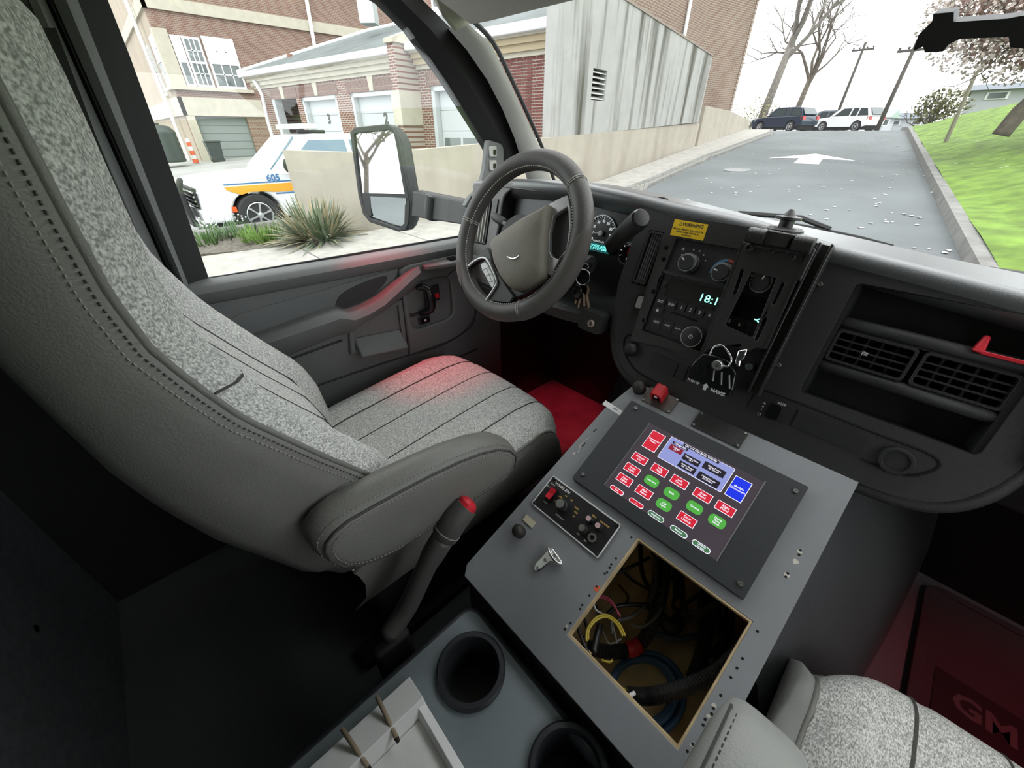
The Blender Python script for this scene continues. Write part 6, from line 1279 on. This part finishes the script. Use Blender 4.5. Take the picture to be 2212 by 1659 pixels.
# parked cars at the top of the road
def far(px, py, y): r = ray(px, py); return r * y / r[1]
zc = gz(60)
for nm, lab, px, y, yaw, paint, kw in (('parked_car', 'dark blue parked car at the top of the road under the bare trees', 1688, 44, math.radians(-22), m_cb, dict(L=4.7, Ht=1.66)), ('parked_car', 'dark grey parked car between the blue and the white car', 1776, 55, math.radians(-22), m_cg, dict(L=4.5, Ht=1.75)), ('parked_car', 'white parked car at the end of the road beside the pole', 1824, 48, math.radians(-24), m_cw, dict(L=4.6, Ht=1.7)), ('parked_car', 'small white car parked far behind the beige wall', 1636, 62, math.radians(-15), m_cw, dict(L=4.2, Ht=1.5))):
    p = far(px, 284, y); car(nm, lab, (p[0] - 2.0, y, zc), yaw, paint, **kw)

# ================================================================== TREES, POLES, SMALL THINGS OUTSIDE
def branch(m, p, d, L, r, depth, spread=.5):
    q = p + d * L; mid = (p + q) / 2 + RNG.normal(0, .03, 3) * L
    m.tube([p, mid, q], [r, r * .85, r * .68], 5, caps=False)
    if depth == 0: return
    for k in range(2 + (RNG.random() < .45)):
        a = norm(d + RNG.normal(0, spread, 3) + A3(0, 0, .12)); branch(m, q if k < 2 else mid, a, L * (.62 + .25 * RNG.random()), r * .62, depth - 1, spread)
m_bark = mat('grey_bark', (.16, .145, .13), .9, var=.3, vscale=6); m_bark2 = mat('brown_bark', (.11, .092, .075), .9, var=.3, vscale=6)
def bare_tree(lab, base, h, r, depth, mt, lean=(0, 0, 1), spread=.5):
    t = thing('bare_tree', lab, 'tree', base); m = M(); base = A3(*base); d = norm(lean); q = base + d * h
    obj('trunk', M().tube([base - A3(0, 0, .2), base + d * h * .5, q], [r * 1.25, r, r * .85], 10), mt, t, smooth=True)
    for k in range(4): branch(m, base + d * h * (.75 + .08 * k), norm(d + RNG.normal(0, .45, 3) * A3(1, 1, .3)), h * .55, r * .62, depth, spread)
    obj('branches', m, mt, t)
bare_tree('tall pale bare tree forking high beside the tan brick building', far(1634, 284, 54) * A3(1, 1, 0) + A3(0, 0, zc), 8.0, .36, 5, m_bark, (.12, 0, 1), .42)
bare_tree('bare tree with spreading dark branches behind the dark blue car', far(1702, 284, 60) * A3(1, 1, 0) + A3(0, 0, zc), 5.2, .28, 5, m_bark2, (.10, 0, 1), .5)
for i, (px, py, top, y, lab) in enumerate(((1808, 246, (1862, 92), 60, 'tall wooden utility pole behind the white parked car'), (1893, 282, (1957, 88), 45, 'dark utility pole at the roadside beside the lawn'))):
    r0 = far(px, py, y); base = A3(r0[0], y, zc); tp = ray(*top); tp = A3(base[0] + .15, y, tp[2] * y / tp[1]); t = thing('utility_pole', lab, 'pole', base)
    obj('post', M().tube([base - A3(0, 0, .3), tp], [.16, .11], 8), mat('pole_wood', (.07, .062, .055), .9), t, smooth=True)
    obj('cross_arm', M().box(tuple(tp + A3(-.9, -.06, -.65)), tuple(tp + A3(.9, .06, -.5))), MATS['pole_wood'], t)
    for s in (-.8, -.3, .3, .8): obj('insulator', M().ball(tp + A3(s, 0, -.42), .09, 8), MATS['pole_wood'], t)
# blossom tree over the lawn
tb_ = ray(2192, 262) * 16 / ray(2192, 262)[1]; tb_[2] = gz(16) + .14 + .86
ct = thing('blossom_tree', 'flowering tree with pale pink blossom over the grass bank', 'tree', tb_)
m = M(); obj('trunk', M().tube(smooth_path([tb_ - A3(.1, 0, .3), tb_ + A3(.04, 0, .35), tb_ + A3(.16, 0, .8), tb_ + A3(.2, 0, 1.6)], 4), [.17] * 4 + [.13] * 5 + [.10] * 4, 10), m_bark2, ct, smooth=True)
for k in range(9): branch(m, tb_ + A3(.17, 0, .7 + .1 * k), norm(A3(RNG.normal(-.35, .8), RNG.normal(0, .7), .5)), .9, .05, 4, .45)
obj('branches', m, m_bark2, ct)
def petals(n, ctr, rad, s):
    m = M()
    for i in range(n):
        u = norm(RNG.normal(0, 1, 3)) * RNG.random() ** .45; p = A3(*ctr) + u * A3(*rad); a = norm(RNG.normal(0, 1, 3)); b = norm(np.cross(a, RNG.normal(0, 1, 3))); k = s * (.6 + .8 * RNG.random())
        m.add([p + a * k, p + b * k, p - a * k, p - b * k], [(0, 1, 2, 3)])
    return m
for nm, n, off, rad, s, mt in (('blossom', 13000, (.0, 0, 2.1), (2.6, 2.4, 1.45), .034, mat('blossom_pale', (.50, .43, .40), .8)), ('blossom', 11000, (.25, 0, 2.25), (2.5, 2.3, 1.35), .042, mat('blossom_pink', (.22, .14, .12), .8))):
    obj(nm, petals(n, tb_ + A3(*off), rad, s), mt, ct, kind='stuff')
sp3 = ray(2062, 270) * 20 / ray(2062, 270)[1]; sp3[2] = gz(20) + .5; tp3 = ray(2108, 160) * 20 / ray(2108, 160)[1]
st_ = thing('young_tree', 'thin pale sapling trunk standing on the grass bank', 'tree', sp3)
obj('trunk', M().tube([sp3 - A3(0, 0, .3), tp3, tp3 + A3(.3, 0, 1.2)], [.055, .045, .03], 8), mat('sapling_bark', (.20, .19, .14), .9), st_)
m = M()
for k in range(6): branch(m, tp3 + A3(.05 * k, 0, .2 * k), norm(RNG.normal(0, .7, 3) + A3(0, 0, .8)), .7, .03, 3)
obj('branches', m, m_bark2, st_)
def shrub(lab, ctr, rad, n, mt, s=.07, name='hedge_shrub'):
    t = thing(name, lab, 'shrub', A3(*ctr) - A3(0, 0, rad[2])); m = M()
    for k in range(5): branch(m, A3(*ctr) - A3(0, 0, rad[2]), norm(RNG.normal(0, .5, 3) + A3(0, 0, .9)), rad[2] * .7, .05, 3)
    obj('stems', m, m_bark2, t); obj('twigs', petals(n, ctr, rad, s), mt, t, kind='stuff')
hz_ = far(1622, 245, 52); shrub('pale yellow budding hedge behind the beige wall', (hz_[0], 52, zc + 1.5), (3.0, 2.0, 1.6), 600, mat('bud_yellow', (.28, .28, .15), .8))
hz_ = far(1672, 262, 56); shrub('brown twiggy shrub behind the dark blue car', (hz_[0], 56, zc + 1.2), (3.2, 1.5, 1.3), 500, mat('twig_brown', (.15, .13, .09), .9))
hz_ = far(2018, 262, 36); shrub('olive shrub at the edge of the grass bank', (hz_[0], 36, zc + 1.1), (1.3, 1.0, 1.0), 900, mat('olive_leaf', (.14, .135, .07), .9))
# houses far away
def house(lab, px0, px1, pyb, pyt, y, wallm, roofm, name='house'):
    a, b = far(px0, pyb, y), far(px1, pyb, y); zt2 = far(px0, pyt, y)[2]; z0 = min(a[2], zc) - .5; t = thing(name, lab, 'house', ((a[0] + b[0]) / 2, y, z0)); f = Fr((0, y, 0), (1, 0, 0), (0, 0, 1)); zm = a[2] + (zt2 - a[2]) * .6
    obj('wall', M().obox(f, a[0], b[0], z0, zm, -6, 0), wallm, t)
    obj('roof', M().loft([[f(x, zm, .4), f(x, zt2, -3), f(x, zm, -6.4)] for x in (a[0] - .4, b[0] + .4)]), roofm, t)
    n = max(2, int((b[0] - a[0]) / 2.2)); h = zm - a[2]
    for k in range(n):
        xa = a[0] + (b[0] - a[0]) * (k + .3) / n; w = obj('window', M().obox(f, xa, xa + .9, a[2] + h * .35, a[2] + h * .85, 0, .06), m_white, t); obj('pane', M().obox(f, xa + .1, xa + .8, a[2] + h * .42, a[2] + h * .8, .06, .08), m_pane, w)
    return t
m_hw = mat('siding_pale', (.38, .40, .42), .8); m_rf = mat('roof_grey', (.13, .15, .18), .85)
house('long low pale building with small windows at the end of the road', 1905, 1995, 278, 243, 70, m_hw, m_rf)
house('white house with grey roof on top of the grass bank', 2085, 2330, 228, 176, 38, m_hw, m_rf)
house('green roofed shed end beside the far pole', 1868, 1902, 282, 236, 62, m_hw, mat('roof_green', (.25, .33, .28), .8), 'shed')
# yard things by the old building
def gpt(px, py, x): r = ray(px, py); return r * x / r[0]
c = gpt(424, 352, -30.8); cn_ = thing('traffic_cone', 'orange and white striped marker post by the garage door', 'traffic cone', c)
for k in range(6): obj('band', M().tube([c + A3(0, 0, .2 * k), c + A3(0, 0, .2 * (k + 1))], [.15 - .01 * k, .14 - .01 * k], 12), (mat('cone_orange', (.72, .12, .05), .6), m_white)[k % 2], cn_)
c = gpt(472, 349, -30.5); bn = thing('trash_bin', 'black wheeled trash bin in front of the grey garage door', 'trash bin', c)
obj('bin_body', M().loft([[c + A3(x * s, y * s, z) for x, y in ((-.3, -.35), (.3, -.35), (.3, .35), (-.3, .35))] for z, s in ((0, .8), (.95, 1.05))]), mat('bin_black', (.03, .035, .045), .5), bn, bevel=.02); obj('bin_lid', M().box(tuple(c + A3(-.36, -.4, .95)), tuple(c + A3(.36, .4, 1.03))), MATS['bin_black'], bn, bevel=.02)
for dxx in (-.25, .25): obj('bin_wheel', M().tube([c + A3(.1, dxx, .08), c + A3(.16, dxx, .08)], .1, 10), m_black, bn)
c = gpt(366, 350, -30); tk_ = thing('storage_tank', 'black ribbed plastic tank beside the old building', 'tank', c)
obj('tank_body', M().lathe(Fr(c, (1, 0, 0), (0, 1, 0)), [(.75, 0)] + [p for k in range(6) for p in ((.80, .08 + .24 * k), (.76, .20 + .24 * k))] + [(.6, 1.6), (.2, 1.68)], 24), mat('tank_black', (.035, .045, .05), .45), tk_, smooth=True)
obj('tank_lid', M().lathe(Fr(c + A3(0, 0, 1.66), (1, 0, 0), (0, 1, 0)), [(.22, 0), (.22, .08), (.02, .1)], 16), MATS['tank_black'], tk_, smooth=True)
# trees behind the van, caught in the outside mirror
for i, (x, y, h, lab) in enumerate(((-5.6, -24, 3.2, 'bare street tree reflected in the upper mirror glass'), (-9.5, -20, 3.4, 'slender bare tree reflected beside the mirror edge'), (-14.5, -30, 4.0, 'tall bare tree far behind the van, reflected in the mirror'))):
    bare_tree(lab, (x, y, gz(y)), h, .15, 5, m_bark2, (.1, 0, 1), .5)
